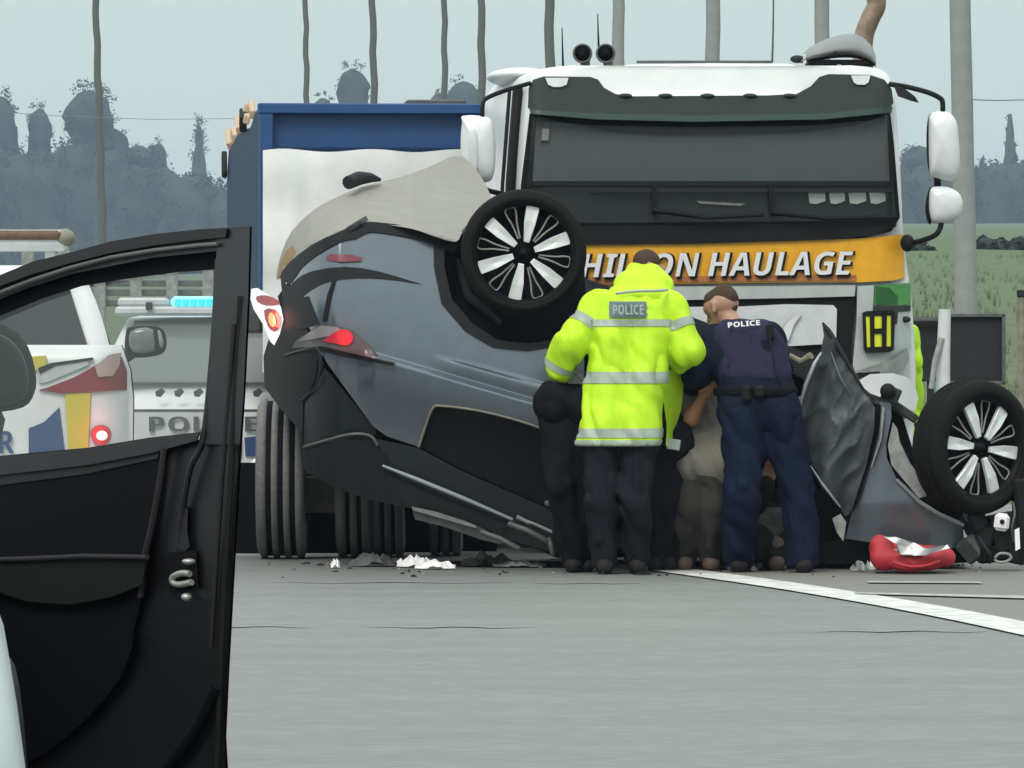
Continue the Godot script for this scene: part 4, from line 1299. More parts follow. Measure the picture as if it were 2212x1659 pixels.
func overturned_car() -> void:
	var o := thing("car", "grey five door car lying on its roof, tail in the air, one rear lamp glowing", "car", Vector3(at(1350, 0, 35.3).x, 0, -35.3))
	var uz := func(x: float, y: float) -> float:
		var s := seam(x)
		var z := 34.58 + maxf(0.0, s - y) / 120.0 * 1.5
		if x < 740.0: z += 1.55 * pow((740.0 - x) / 175.0, 2.0) * (1.0 - 0.6 * clampd((s - y) / 120.0))
		return z + 0.05 * sin(x * 0.012 + y * 0.01) + 0.006 * sin(x * 0.05 - y * 0.03)
	# inner black mass so that gaps look into the dark
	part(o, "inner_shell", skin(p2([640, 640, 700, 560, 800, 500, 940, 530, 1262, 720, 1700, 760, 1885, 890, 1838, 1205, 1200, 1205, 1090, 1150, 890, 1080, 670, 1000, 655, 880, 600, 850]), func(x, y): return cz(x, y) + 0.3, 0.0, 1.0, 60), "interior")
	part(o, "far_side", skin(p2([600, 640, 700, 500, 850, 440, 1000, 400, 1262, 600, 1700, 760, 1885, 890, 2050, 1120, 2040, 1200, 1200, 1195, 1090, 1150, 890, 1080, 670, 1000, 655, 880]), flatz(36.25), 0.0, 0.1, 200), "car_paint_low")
	var ub := part(o, "underbody", skin(p2([598, 604, 604, 560, 630, 500, 680, 452, 740, 420, 800, 398, 860, 384, 920, 364, 1000, 338, 1062, 428, 1030, 470, 1000, 500, 985, 522, 943, 512, 889, 494, 817, 484, 781, 484, 731, 503, 673, 530, 623, 570], 3), uz, 0.0, 0.05, 10), "underbody")
	part(ub, "mud_stain", skin(p2([599, 604, 604, 572, 616, 545, 632, 530, 640, 545, 625, 568, 612, 600]), uz, -0.012, 0.01, 12), "mud")
	part(ub, "exhaust", tubem([at(752, 395, 35.4), at(775, 385, 35.5), at(800, 384, 35.6), at(820, 388, 35.7)], [0.04, 0.042, 0.03, 0.012], 10), "dark_grey")
	part(ub, "tow_slot", skin(p2([735, 505, 750, 490, 790, 466, 795, 474, 770, 492, 745, 508]), uz, -0.025, 0.02, 12), "dark_grey")
	part(o, "sill_trim", cs([604, 600, 623, 569, 673, 529, 731, 501, 781, 481, 817, 480, 889, 490, 950, 508, 986, 520, 980, 545, 940, 528, 889, 514, 820, 502, 792, 503, 770, 515, 735, 522, 690, 548, 650, 580, 628, 612], -0.012, 0.05, 2), "car_trim")
	# painted flank with the tail corner
	part(o, "body_side", cs([628, 606, 650, 578, 690, 545, 735, 520, 781, 500, 817, 499, 889, 511, 941, 526, 941, 578, 957, 653, 1007, 712, 1068, 748, 1140, 755, 1197, 745, 1262, 735, 1262, 962, 1176, 927, 1032, 887, 950, 877, 932, 884, 907, 966, 835, 942, 806, 921, 709, 788, 692, 760, 664, 700, 640, 655, 628, 620], 0.0, 0.03, 0, 7.0, 0.29), "car_paint")
	part(o, "bumper_gap", cs([624, 624, 640, 604, 673, 586, 745, 576, 817, 586, 885, 606, 910, 614, 860, 606, 800, 601, 745, 603, 700, 612, 665, 632, 640, 655, 626, 662], -0.006, 0.012, 2), "car_trim")
	part(o, "panel_gap", cs([718, 606, 726, 606, 716, 640, 706, 694, 696, 694, 706, 640], -0.006, 0.01), "black_plastic")
	part(o, "lamp_surround", cs([628, 660, 655, 642, 666, 640, 678, 672, 690, 700, 650, 712, 626, 706], -0.008, 0.012), "car_trim")
	part(o, "reflector", cs([704, 556, 712, 549, 760, 550, 782, 556, 780, 564, 740, 566, 706, 563], -0.014, 0.02), "reflector")
	# near tail lamp
	var tl := part(o, "tail_lamp", cs([630, 752, 640, 735, 695, 700, 724, 702, 763, 714, 800, 748, 817, 770, 853, 783, 800, 776, 745, 763, 695, 752], -0.02, 0.03), "lamp_smoke")
	part(tl, "clear_lens", cs([640, 738, 692, 703, 728, 706, 742, 716, 720, 724, 680, 732], -0.03, 0.012), "lamp_clear")
	part(tl, "lamp_red_lit", cs([722, 718, 742, 711, 757, 717, 763, 730, 757, 742, 743, 746, 722, 741, 698, 737], -0.034, 0.014, 2), "lamp_red_lit")
	part(tl, "lamp_edge", cs([626, 752, 695, 748, 745, 760, 853, 784, 850, 790, 745, 772, 690, 758, 628, 760], -0.03, 0.03), "black_plastic")
	lamp_light("tail_lamp_light", C(740, 732, -0.12), Color(1, 0.15, 0.15), 0.008)
	# tailgate seen nearly edge on
	part(o, "tailgate", cs([606, 600, 626, 622, 640, 655, 664, 712, 692, 760, 700, 790, 655, 872, 652, 962, 644, 926, 602, 878, 571, 836, 569, 770, 584, 720, 604, 690, 612, 660], 0.012, 0.05), "car_trim")
	part(o, "tailgate_lip", tubem(spline([C(614, 768, -0.02), C(650, 757, -0.02), C(686, 752, -0.02), C(694, 790, -0.02), C(680, 835, -0.02), C(650, 866, -0.02)], false, 4), 0.006, 6), "car_paint_low")
	part(o, "plate_recess", cs([612, 800, 650, 772, 684, 780, 676, 830, 646, 866, 622, 850, 604, 830], -0.004, 0.02, 2), "black_plastic")
	# far tail lamp, glowing
	var fl := part(o, "tail_lamp", cs([543, 624, 556, 622, 585, 640, 606, 662, 612, 690, 604, 722, 592, 746, 584, 738, 568, 700, 548, 668, 541, 645], -0.03, 0.06), "lamp_white_lit", "far rear lamp glowing white and red")
	part(fl, "lamp_red_lit", cs([554, 640, 576, 638, 600, 648, 602, 658, 575, 660, 556, 652], -0.06, 0.03, 2), "lamp_red_lit")
	part(fl, "lamp_orange_lit", cs([570, 670, 592, 668, 606, 684, 604, 706, 592, 716, 578, 704], -0.06, 0.03, 2), "lamp_red_lit")
	part(fl, "lamp_orange_lit", cs([582, 676, 592, 680, 596, 700, 588, 706, 580, 694], -0.085, 0.02, 2), "lamp_orange_lit")
	lamp_light("tail_lamp_light", C(580, 690, -0.25), Color(1, 0.5, 0.45), 0.012)
	# glass and roof
	part(o, "rear_window", cs([655, 874, 700, 793, 808, 922, 814, 940, 770, 936, 700, 952, 654, 962], 0.03, 0.02), "glass_deep")
	part(o, "roof_spoiler", cs([650, 968, 700, 952, 770, 936, 800, 940, 816, 962, 850, 1010, 889, 1098, 803, 1082, 724, 1053, 656, 1014], -0.01, 0.08), "car_trim")
	part(o, "spoiler_edge", tubem(spline([C(657, 966, -0.015), C(700, 953, -0.015), C(760, 938, -0.015), C(800, 942, -0.015), C(815, 962, -0.015)], false, 4), 0.01, 6), "mid_grey")
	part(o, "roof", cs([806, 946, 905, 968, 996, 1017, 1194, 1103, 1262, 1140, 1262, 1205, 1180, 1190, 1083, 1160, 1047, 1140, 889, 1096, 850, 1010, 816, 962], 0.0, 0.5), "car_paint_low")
	part(o, "roof_dark_panel", cs([832, 1022, 960, 1075, 1100, 1130, 1083, 1160, 1047, 1142, 889, 1098, 850, 1050], -0.012, 0.02), "dark_grey")  # dark grey panel along the lower roof edge
	part(o, "roof_rail", tubem([C(826, 1006, -0.03), C(900, 1035, -0.04), C(1000, 1076, -0.04), C(1107, 1122, -0.03)], [0.008, 0.013, 0.013, 0.009], 8), "car_edge")
	part(o, "roof_rail", tubem([C(1116, 1116, -0.03), C(1140, 1128, -0.03), C(1150, 1130, -0.03), C(1212, 1158, -0.03)], [0.012, 0.012, 0.009, 0.009], 8), "car_edge")
	part(o, "torn_strip", cs([889, 1094, 940, 1106, 1000, 1124, 1040, 1140, 1072, 1158, 1084, 1176, 1040, 1166, 960, 1138, 896, 1122], -0.03, 0.03), "mid_grey")
	part(o, "torn_strip", cs([889, 1094, 940, 1105, 1000, 1124, 1030, 1136, 1028, 1141, 940, 1116, 892, 1102], -0.05, 0.02), "light_grey")
	part(o, "window_hole", cs([907, 967, 932, 885, 950, 878, 1032, 888, 1176, 928, 1262, 962, 1262, 1140, 1194, 1103, 996, 1017], 0.06, 0.02), "interior")
	part(o, "window_frame", tubem(spline([C(905, 966, -0.004), C(918, 925, -0.004), C(935, 882, -0.004), C(955, 877, -0.004), C(1032, 887, -0.004), C(1110, 906, -0.004), C(1178, 928, -0.004)], false, 4), 0.008, 6), "beige")
	part(o, "side_window", cs([910, 966, 936, 888, 952, 881, 1032, 891, 1176, 931, 1258, 962, 1258, 1136, 1194, 1100, 996, 1014], 0.02, 0.0), "glass_dark")
	# rear wheel in its arch
	part(o, "wheel_arch", cs([936, 522, 990, 512, 1060, 500, 1200, 500, 1262, 560, 1268, 735, 1197, 747, 1140, 757, 1068, 750, 1005, 714, 952, 655, 936, 580], 0.22, 0.1), "interior")
	part(o, "arch_trim", cs([937, 520, 938, 578, 954, 655, 1005, 715, 1066, 751, 1140, 758, 1197, 748, 1262, 738, 1262, 724, 1195, 733, 1140, 742, 1074, 734, 1020, 698, 976, 646, 960, 578, 960, 530], -0.015, 0.16, 0, 14), "car_trim")
	wheel(o, at(1131, 545, 34.42), Vector3(0.02, -0.06, 1.0), 0.355, 0.24, "alloy", 78.0, 0.283)
	part(o, "axle", tubem([at(1120, 550, 34.6), at(1080, 520, 35.6)], 0.05, 8), "dark_grey")
	part(o, "spring", tubem([at(1010, 500, 34.9), at(1090, 560, 34.75)], 0.06, 10), "mid_grey")
	part(o, "trailing_arm", tubem([at(985, 560, 34.75), at(1010, 640, 34.72), at(1080, 700, 34.7)], [0.02, 0.03, 0.02], 8), "car_trim")
	# sill and crushed middle, mostly behind the helpers
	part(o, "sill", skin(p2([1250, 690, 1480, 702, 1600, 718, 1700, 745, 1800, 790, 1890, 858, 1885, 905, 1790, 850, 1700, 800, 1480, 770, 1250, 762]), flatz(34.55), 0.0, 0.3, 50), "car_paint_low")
	part(o, "bent_pillar", tubem([at(1690, 762, 34.4), at(1730, 782, 34.35), at(1752, 768, 34.3)], [0.018, 0.02, 0.022], 8), "beige")
	part(o, "loose_airbag", blobm(at(1732, 878, 34.5), Vector3(0.05, 0.06, 0.04), Basis(Vector3.BACK, 0.5)), "light_grey")
	part(o, "seat", blobm(at(1780, 1130, 34.75), Vector3(0.16, 0.2, 0.15)), "charcoal")
	part(o, "bent_trim", slab([at(1798, 1120, 34.3), at(1816, 1110, 34.3), at(1828, 1128, 34.3), at(1822, 1170, 34.3), at(1808, 1150, 34.3)], Vector3(0, 0, -0.02)), "light_grey")
	# torn grey door skin standing up
	var crumple := FastNoiseLite.new()
	crumple.seed = 21
	crumple.frequency = 0.011
	crumple.fractal_octaves = 2
	var dz := func(x: float, y: float) -> float: return 34.3 + 0.04 * sin((x - 1720.0) * 0.045 + (y - 700.0) * 0.006) + 0.03 * sin(y * 0.02 + x * 0.03) + 0.055 * absf(crumple.get_noise_2d(x * 1.3 + y * 0.4, y * 0.55)) - 0.0005 * (x - 1780.0)
	var door := part(o, "torn_door", skin(p2([1776, 696, 1784, 706, 1800, 728, 1822, 768, 1848, 815, 1872, 850, 1890, 880, 1888, 930, 1870, 1010, 1838, 1108, 1826, 1115, 1800, 1075, 1775, 1035, 1748, 990, 1730, 940, 1724, 890, 1738, 830, 1756, 785, 1774, 755, 1780, 725]), dz, 0.0, 0.02, 7), "crumpled", "crumpled grey door skin with a pointed top")
	part(door, "torn_edge", tubem([at(1777, 697, 34.27), at(1790, 715, 34.27), at(1808, 745, 34.27), at(1840, 800, 34.28), at(1885, 872, 34.28)], [0.006, 0.016, 0.016, 0.008, 0.006], 6), "dark_grey")
	part(door, "crease", tubem([at(1724, 892, 34.27), at(1740, 832, 34.25), at(1760, 785, 34.25), at(1774, 762, 34.27)], [0.006, 0.012, 0.012, 0.006], 6), "car_edge")
	part(door, "crease", tubem([at(1795, 760, 34.25), at(1812, 810, 34.22), at(1834, 850, 34.26)], [0.003, 0.01, 0.003], 6), "car_paint")
	part(door, "crease", tubem([at(1740, 990, 34.27), at(1778, 1048, 34.24), at(1815, 1095, 34.26)], [0.004, 0.01, 0.004], 6), "car_edge")
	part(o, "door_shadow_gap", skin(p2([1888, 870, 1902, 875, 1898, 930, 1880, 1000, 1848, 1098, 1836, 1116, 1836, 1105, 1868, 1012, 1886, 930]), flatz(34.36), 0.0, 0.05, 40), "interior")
	# front wing, bent round the wheel
	var wz := func(x: float, y: float) -> float: return 34.42 - 0.05 * sin(clampd((x - 1840.0) / 240.0) * PI) + 0.05 * clampd((y - 1080.0) / 100.0)
	var wing := part(o, "front_wing", skin(p2([1900, 868, 1924, 870, 1926, 900, 1914, 960, 1916, 990, 1938, 1036, 1988, 1088, 2030, 1114, 2080, 1134, 2084, 1180, 2012, 1190, 1884, 1172, 1826, 1164, 1842, 1100, 1878, 998, 1894, 930]), wz, 0.0, 0.03, 14), "car_paint")
	part(wing, "wing_edge", tubem([at(1936, 1036, 34.36), at(1988, 1086, 34.34), at(2030, 1112, 34.34), at(2082, 1134, 34.36)], 0.012, 6), "car_edge")
	part(wing, "wing_edge", tubem([at(1908, 880, 34.36), at(1902, 950, 34.35), at(1882, 1010, 34.35)], [0.012, 0.01, 0.004], 6), "car_edge")
	part(o, "arch_liner", skin(p2([1929, 912, 1938, 925, 1944, 955, 1966, 1000, 2006, 1056, 2000, 1072, 1986, 1076, 1955, 1040, 1926, 1005, 1918, 962]), flatz(34.3), 0.0, 0.03, 20), "light_grey")
	part(o, "arch_gap", skin(p2([1922, 880, 1950, 900, 2000, 1060, 2090, 1110, 2085, 1140, 2030, 1114, 1985, 1086, 1935, 1034, 1912, 985, 1914, 950]), flatz(34.5), 0.0, 0.1, 40), "interior")
	part(o, "hinge", boxm(at(1925, 852, 34.4), Vector3(0.1, 0.09, 0.08), Basis(Vector3.BACK, -0.4)), "visor_grey")
	part(o, "hinge", blobm(at(1918, 845, 34.34), Vector3(0.045, 0.045, 0.04)), "black_plastic")
	part(o, "hinge", boxm(at(1955, 890, 34.45), Vector3(0.16, 0.05, 0.06), Basis(Vector3.BACK, -0.6)), "visor_grey")
	wheel(o, at(2100, 966, 34.32), Vector3(0.60, -0.03, 0.80), 0.378, 0.24, "alloy", 52.0, 0.285)
	part(o, "suspension", tubem([at(2080, 960, 34.5), at(1990, 920, 34.8)], 0.05, 8), "dark_grey")
	part(o, "bonnet", skin(p2([1830, 1165, 1884, 1172, 2012, 1190, 2090, 1182, 2100, 1215, 1960, 1222, 1830, 1218, 1740, 1212, 1740, 1180]), flatz(34.6), 0.0, 0.9, 60), "black_plastic")
	# smashed front end
	for q in [[2105, 1128, 0.1, 0.12, 0.5, "dark_grey"], [2128, 1165, 0.12, 0.16, -0.3, "black_plastic"], [2168, 1150, 0.16, 0.22, 0.2, "black_plastic"], [2150, 1195, 0.2, 0.1, 0.1, "interior"], [2198, 1180, 0.12, 0.2, -0.2, "black_plastic"], [2100, 1185, 0.08, 0.14, 0.7, "mid_grey"], [2206, 1110, 0.08, 0.4, 0.08, "black_plastic"]]:
		part(o, "broken_piece", boxm(at(q[0], q[1], 34.4), Vector3(q[2], q[3], 0.15), Basis(Vector3.BACK, q[4]) * Basis(Vector3.UP, q[4]), 0.015), q[5])
	part(o, "bracket", slab([at(2074, 1100, 34.35), at(2112, 1108, 34.35), at(2108, 1122, 34.35), at(2088, 1126, 34.35)], Vector3(0, 0, -0.03)), "mid_grey")
	var hl := part(o, "headlight", boxm(at(2164, 1128, 34.28), Vector3(0.085, 0.1, 0.06), Basis(Vector3.BACK, -0.12), 0.02), "bright_paper")
	part(hl, "socket", blobm(at(2165, 1127, 34.24), Vector3(0.014, 0.014, 0.012)), "black_plastic")
	part(o, "lamp_ring", tubem(spline([at(2150, 1205, 34.25), at(2160, 1196, 34.25), at(2178, 1197, 34.25), at(2184, 1206, 34.25), at(2170, 1214, 34.25), at(2153, 1213, 34.25)], true, 4), 0.008, 6), "light_grey")
	part(o, "broken_lens", slab([at(2192, 1145, 34.25), at(2202, 1140, 34.25), at(2204, 1185, 34.25), at(2194, 1190, 34.25)], Vector3(0, 0, -0.02)), "bright_paper")
	part(o, "wiring", tubem(spline([at(2188, 1085, 34.3), at(2192, 1110, 34.25), at(2186, 1140, 34.25), at(2190, 1170, 34.3)], false, 4), 0.007, 5), "mid_grey")
	part(o, "wiring", tubem(spline([at(2115, 1160, 34.25), at(2130, 1185, 34.2), at(2140, 1200, 34.2), at(2138, 1216, 34.25)], false, 4), 0.009, 5), "dark_grey")
	for q in [[1180, 1086, 1232, 1118], [1100, 1132, 1180, 1168], [1186, 1166, 1195, 1200], [1040, 1150, 1120, 1185]]:
		part(o, "bent_strut", tubem([at(q[0], q[1], 34.45), at((q[0] + q[2]) * 0.5, (q[1] + q[3]) * 0.5 - 4, 34.35), at(q[2], q[3], 34.4)], 0.016, 6), "mid_grey")

# ---------------------------------------------------------------- people
# bones: [a, b, radius at a, radius at b]; joined by a smooth minimum and meshed as surface nets
func flesh(st: SurfaceTool, bones: Array, cell: float, k := 0.03, folds := 0.0, hem := -1e9, top := 1e9) -> void:
	var lo := Vector3.INF
	var hi := -Vector3.INF
	for b in bones:
		var r: float = maxf(b[2], b[3]) + k + cell * 3.0 + folds
		lo = lo.min((b[0] as Vector3).min(b[1]) - Vector3.ONE * r)
		hi = hi.max((b[0] as Vector3).max(b[1]) + Vector3.ONE * r)
	var nx := int((hi.x - lo.x) / cell) + 2
	var ny := int((hi.y - lo.y) / cell) + 2
	var nz := int((hi.z - lo.z) / cell) + 2
	var f := PackedFloat32Array()
	f.resize(nx * ny * nz)
	f.fill(1000.0)
	for b in bones:
		var a: Vector3 = b[0]
		var ab: Vector3 = b[1] - a
		var ll := maxf(ab.length_squared(), 1e-9)
		var ra: float = b[2]
		var rb: float = b[3]
		var m := maxf(ra, rb) + k + cell * 2.5 + folds
		var p0 := ((a.min(b[1]) - Vector3.ONE * m - lo) / cell).floor()
		var p1 := ((a.max(b[1]) + Vector3.ONE * m - lo) / cell).ceil()
		var x1 := mini(int(p1.x), nx - 1)
		var y1 := mini(int(p1.y), ny - 1)
		var z1 := mini(int(p1.z), nz - 1)
		for iz in range(maxi(int(p0.z), 0), z1 + 1):
			for iy in range(maxi(int(p0.y), 0), y1 + 1):
				var row := (iz * ny + iy) * nx
				for ix in range(maxi(int(p0.x), 0), x1 + 1):
					var p := Vector3(lo.x + ix * cell, lo.y + iy * cell, lo.z + iz * cell) - a
					var t := clampf(p.dot(ab) / ll, 0.0, 1.0)
					var d := (p - ab * t).length() - ra - (rb - ra) * t
					if d > m: continue
					var o := f[row + ix]
					var h := maxf(k - absf(o - d), 0.0) / k
					f[row + ix] = minf(o, d) - h * h * k * 0.25
	var n := FastNoiseLite.new()
	n.seed = int(absf(lo.x) * 100.0)
	n.frequency = 4.2
	n.fractal_octaves = 2
	for iz in nz:
		for iy in ny:
			var y := lo.y + iy * cell
			for ix in nx:
				var q := (iz * ny + iy) * nx + ix
				if f[q] > 0.2: continue
				if folds > 0.0 and absf(f[q]) < 0.08:
					f[q] += folds * (0.7 - 3.2 * absf(n.get_noise_3d(lo.x + ix * cell + y * 0.3, y * 0.6, lo.z + iz * cell)))
				f[q] = maxf(f[q], maxf(hem - y, y - top))
	# surface nets
	var vid := {}
	var vs := PackedVector3Array()
	var ns := PackedVector3Array()
	var off := [0, 1, nx, nx + 1, nx * ny, nx * ny + 1, nx * ny + nx, nx * ny + nx + 1]
	var co := []
	for c in 8: co.append(Vector3(c & 1, (c >> 1) & 1, (c >> 2) & 1))
	var edges := [[0, 1], [2, 3], [4, 5], [6, 7], [0, 2], [1, 3], [4, 6], [5, 7], [0, 4], [1, 5], [2, 6], [3, 7]]
	var far := cell * 3.2
	for iz in nz - 1:
		for iy in ny - 1:
			for ix in nx - 1:
				var q := (iz * ny + iy) * nx + ix
				if absf(f[q]) > far and f[q] < 999.0 and hem < -1e8 and top > 1e8: continue
				if f[q] > 900.0: continue
				var mask := 0
				for c in 8:
					if f[q + off[c]] < 0.0: mask |= 1 << c
				if mask == 0 or mask == 255: continue
				var s := Vector3.ZERO
				var cnt := 0
				for e in edges:
					var fa := f[q + off[e[0]]]
					var fb := f[q + off[e[1]]]
					if (fa < 0.0) != (fb < 0.0):
						s += co[e[0]].lerp(co[e[1]], fa / (fa - fb))
						cnt += 1
				vid[q] = vs.size()
				vs.append(lo + (Vector3(ix, iy, iz) + s / cnt) * cell)
				var g := Vector3.ZERO
				for c in 8:
					var w := clampf(f[q + off[c]], -0.1, 0.1)
					g += (co[c] * 2.0 - Vector3.ONE) * w
				ns.append(g.normalized())
	var strides := [1, nx, nx * ny]
	for q in vid:
		for ax in 3:
			var q2: int = q + strides[ax]
			if (f[q] < 0.0) == (f[q2] < 0.0): continue
			var u: int = strides[(ax + 1) % 3]
			var v: int = strides[(ax + 2) % 3]
			if not (vid.has(q - u) and vid.has(q - v) and vid.has(q - u - v)): continue
			var id := [vid[q], vid[q - u], vid[q - u - v], vid[q - v]]
			if f[q] < 0.0: id.reverse()
			for i in [0, 1, 2, 0, 2, 3]:
				st.set_normal(ns[id[i]])
				st.add_vertex(vs[id[i]])

func fleshm(bones: Array, cell: float, k := 0.03, folds := 0.0, hem := -1e9, top := 1e9) -> ArrayMesh:
	var st := SurfaceTool.new()
	st.begin(Mesh.PRIMITIVE_TRIANGLES)
	flesh(st, bones, cell, k, folds, hem, top)
	return st.commit()

# the strip of a garment between two levels along n, lifted a little off the cloth
func band(mesh: ArrayMesh, n: Vector3, d0: float, d1: float, keep: Callable, lift := 0.005) -> ArrayMesh:
	var ar := mesh.surface_get_arrays(0)
	var vs: PackedVector3Array = ar[Mesh.ARRAY_VERTEX]
	var ns: PackedVector3Array = ar[Mesh.ARRAY_NORMAL]
	var st := SurfaceTool.new()
	st.begin(Mesh.PRIMITIVE_TRIANGLES)
	for i in range(0, vs.size(), 3):
		if not keep.call((vs[i] + vs[i + 1] + vs[i + 2]) / 3.0): continue
		var poly := []
		for j in 3: poly.append([vs[i + j] + ns[i + j] * lift, ns[i + j]])
		for side in [[1.0, d0], [-1.0, d1]]:
			var out := []
			for j in poly.size():
				var a: Array = poly[j]
				var b: Array = poly[(j + 1) % poly.size()]
				var da: float = (n.dot(a[0]) - side[1]) * side[0]
				var db: float = (n.dot(b[0]) - side[1]) * side[0]
				if da >= 0.0: out.append(a)
				if (da >= 0.0) != (db >= 0.0):
					var t := da / (da - db)
					out.append([a[0].lerp(b[0], t), a[1].lerp(b[1], t)])
			poly = out
			if poly.size() < 3: break
		for j in range(1, poly.size() - 1):
			for v in [poly[0], poly[j], poly[j + 1]]:
				st.set_normal(v[1])
				st.add_vertex(v[0])
	return st.commit()

# palm, four bent fingers of different lengths and a thumb; d along the fingers, s towards the thumb, c the way they curl
func hand_bones(w: Vector3, d: Vector3, s: Vector3, c: Vector3, curl := 0.5) -> Array:
	var o := []
	for k in 3: o.append([w + s * (0.022 - 0.022 * k), w + d * 0.085 + s * (0.028 - 0.028 * k), 0.018, 0.016])
	for k in 4:
		var b := w + d * 0.09 + s * (0.033 - 0.022 * k)
		var l: float = [0.042, 0.047, 0.043, 0.033][k]
		var d2 := (d + c * curl).normalized()
		var d3 := (d + c * curl * 2.6).normalized()
		o.append([b, b + d2 * l, 0.0095, 0.009])
		o.append([b + d2 * l, b + d2 * l + d3 * l * 0.8, 0.009, 0.0075])
	var tb := w + d * 0.025 + s * 0.03
	var td := (d * 0.75 + s * 0.6 + c * 0.3).normalized()
	o.append([tb, tb + td * 0.045, 0.012, 0.0105])
	o.append([tb + td * 0.045, tb + td * 0.045 + (d + c * 0.4).normalized() * 0.032, 0.0105, 0.009])
	return o

func person(label: String, J: Dictionary, look: Dictionary) -> Node3D:
	var foot: Vector3 = (J.anL + J.anR) * 0.5
	var o := thing("person", label, "person", Vector3(foot.x, 0.0, foot.z))
	var up: Vector3 = J.get("up", Vector3.UP).normalized()
	var fw: Vector3 = J.face.normalized()
	fw = (fw - up * fw.dot(up)).normalized()
	var rt := fw.cross(up)
	var hc: Vector3 = J.head
	var ch: Vector3 = (J.shL + J.shR) * 0.5
	var rs: Vector3 = (J.shR - J.shL).normalized()
	var rh: Vector3 = (J.hipR - J.hipL).normalized()
	var pv: Vector3 = (J.hipL + J.hipR) * 0.5
	var ax := (ch - pv).normalized()
	var waist: Vector3 = pv + ax * 0.1
	# one body under the clothes
	var bones := [[ch - ax * 0.05 - rs * 0.08, waist - rh * 0.06, 0.085, 0.08], [ch - ax * 0.05 + rs * 0.08, waist + rh * 0.06, 0.085, 0.08], [waist - rh * 0.07, pv - rh * 0.08, 0.085, 0.095], [waist + rh * 0.07, pv + rh * 0.08, 0.085, 0.095], [J.shL, J.shR, 0.065, 0.065], [ch, hc - up * 0.07 - fw * 0.02, 0.06, 0.055]]
	for s in ["L", "R"]:
		bones += [[J["sh" + s], J["el" + s], 0.055, 0.042], [J["el" + s], J["wr" + s], 0.042, 0.029], [J["hip" + s], J["kn" + s], 0.088, 0.058], [J["kn" + s], J["an" + s], 0.06, 0.04]]
	var st := SurfaceTool.new()
	st.begin(Mesh.PRIMITIVE_TRIANGLES)
	flesh(st, bones, 0.02, 0.04)
	var head := [[hc - fw * 0.025 + up * 0.03, hc + fw * 0.025 + up * 0.03, 0.082, 0.078], [hc + fw * 0.02 - up * 0.02, hc + fw * 0.045 - up * 0.075, 0.064, 0.042], [hc + fw * 0.085 + up * 0.005, hc + fw * 0.104 - up * 0.028, 0.011, 0.016], [hc - up * 0.05 - fw * 0.02, ch + up * 0.02, 0.054, 0.06], [hc + fw * 0.08 - rt * 0.045 + up * 0.025, hc + fw * 0.08 + rt * 0.045 + up * 0.025, 0.012, 0.012], [hc + fw * 0.075 - rt * 0.02 - up * 0.055, hc + fw * 0.075 + rt * 0.02 - up * 0.055, 0.01, 0.01]]
	for s in [-1.0, 1.0]: head.append([hc + rt * 0.082 * s - fw * 0.01 + up * 0.022, hc + rt * 0.087 * s - fw * 0.002 - up * 0.02, 0.018, 0.012])
	flesh(st, head, 0.0075, 0.02)
	var skin_m: String = look.get("skin", "skin")
	if look.get("glove", "") == "":
		for s in ["L", "R"]:
			var d: Vector3 = J.get("hd" + s, (J["wr" + s] - J["el" + s]).normalized())
			var side := d.cross(Vector3(0, 0, 1)).normalized() * (-1.0 if s == "L" else 1.0)
			flesh(st, hand_bones(J["wr" + s], d, side, d.cross(side).normalized() * (1.0 if s == "L" else -1.0), 0.5), 0.0055, 0.008)
	part(o, "body", st.commit(), skin_m)
	if look.get("glove", "") != "":
		for s in ["L", "R"]:
			var d: Vector3 = J.get("hd" + s, (J["wr" + s] - J["el" + s]).normalized())
			var side := d.cross(Vector3(0, 0, 1)).normalized() * (-1.0 if s == "L" else 1.0)
			part(o, "glove", fleshm(hand_bones(J["wr" + s], d, side, d.cross(side).normalized() * (1.0 if s == "L" else -1.0), 0.5), 0.0055, 0.008), look.glove)
	for s in [-1.0, 1.0]: part(o, "eye", blobm(hc + fw * 0.088 + rt * 0.032 * s + up * 0.008, Vector3(0.011, 0.009, 0.01), Basis(), 6), "eye")
	part(o, "hair", fleshm([[hc - fw * 0.035 + up * 0.052, hc + fw * 0.03 + up * 0.06, 0.078, 0.066], [hc - fw * 0.05 + up * 0.02, hc - fw * 0.055 - up * 0.01, 0.06, 0.04]], 0.009, 0.03, 0.006), look.get("hair", "hair"))
	# trousers and boots
	var leg: float = look.get("leg", 1.0)
	var fat: float = look.get("hip", 1.0)
	var tr := [[pv + ax * 0.06 - rh * 0.07, pv - rh * 0.085, 0.122 * fat, 0.128 * fat], [pv + ax * 0.06 + rh * 0.07, pv + rh * 0.085, 0.122 * fat, 0.128 * fat]]
	for s in ["L", "R"]: tr += [[J["hip" + s], J["kn" + s], 0.112 * leg, 0.083 * leg], [J["kn" + s], Vector3(J["an" + s].x, 0.085, J["an" + s].z), 0.083 * leg, 0.075 * leg]]
	part(o, "trousers", fleshm(tr, 0.014, 0.03, 0.015, 0.035), look.trousers)
	for s in ["L", "R"]:
		var t: Vector3 = J.get("toe", Vector3(0, 0, -1))
		var a: Vector3 = J["an" + s]
		part(o, "boot", fleshm([[a + Vector3(0, 0.05, 0), Vector3(a.x, 0.05, a.z), 0.05, 0.048], [Vector3(a.x, 0.045, a.z) - t * 0.05, Vector3(a.x, 0.04, a.z) + t * 0.16, 0.05, 0.04]], 0.011, 0.02, 0.0, 0.0), look.get("boot", "boot"))
	# upper garment
	var g: float = look.get("loose", 0.03)
	var sl: float = look.get("sleeve", 1.0)
	var tail: Vector3 = pv - ax * look.get("tail", 0.05)
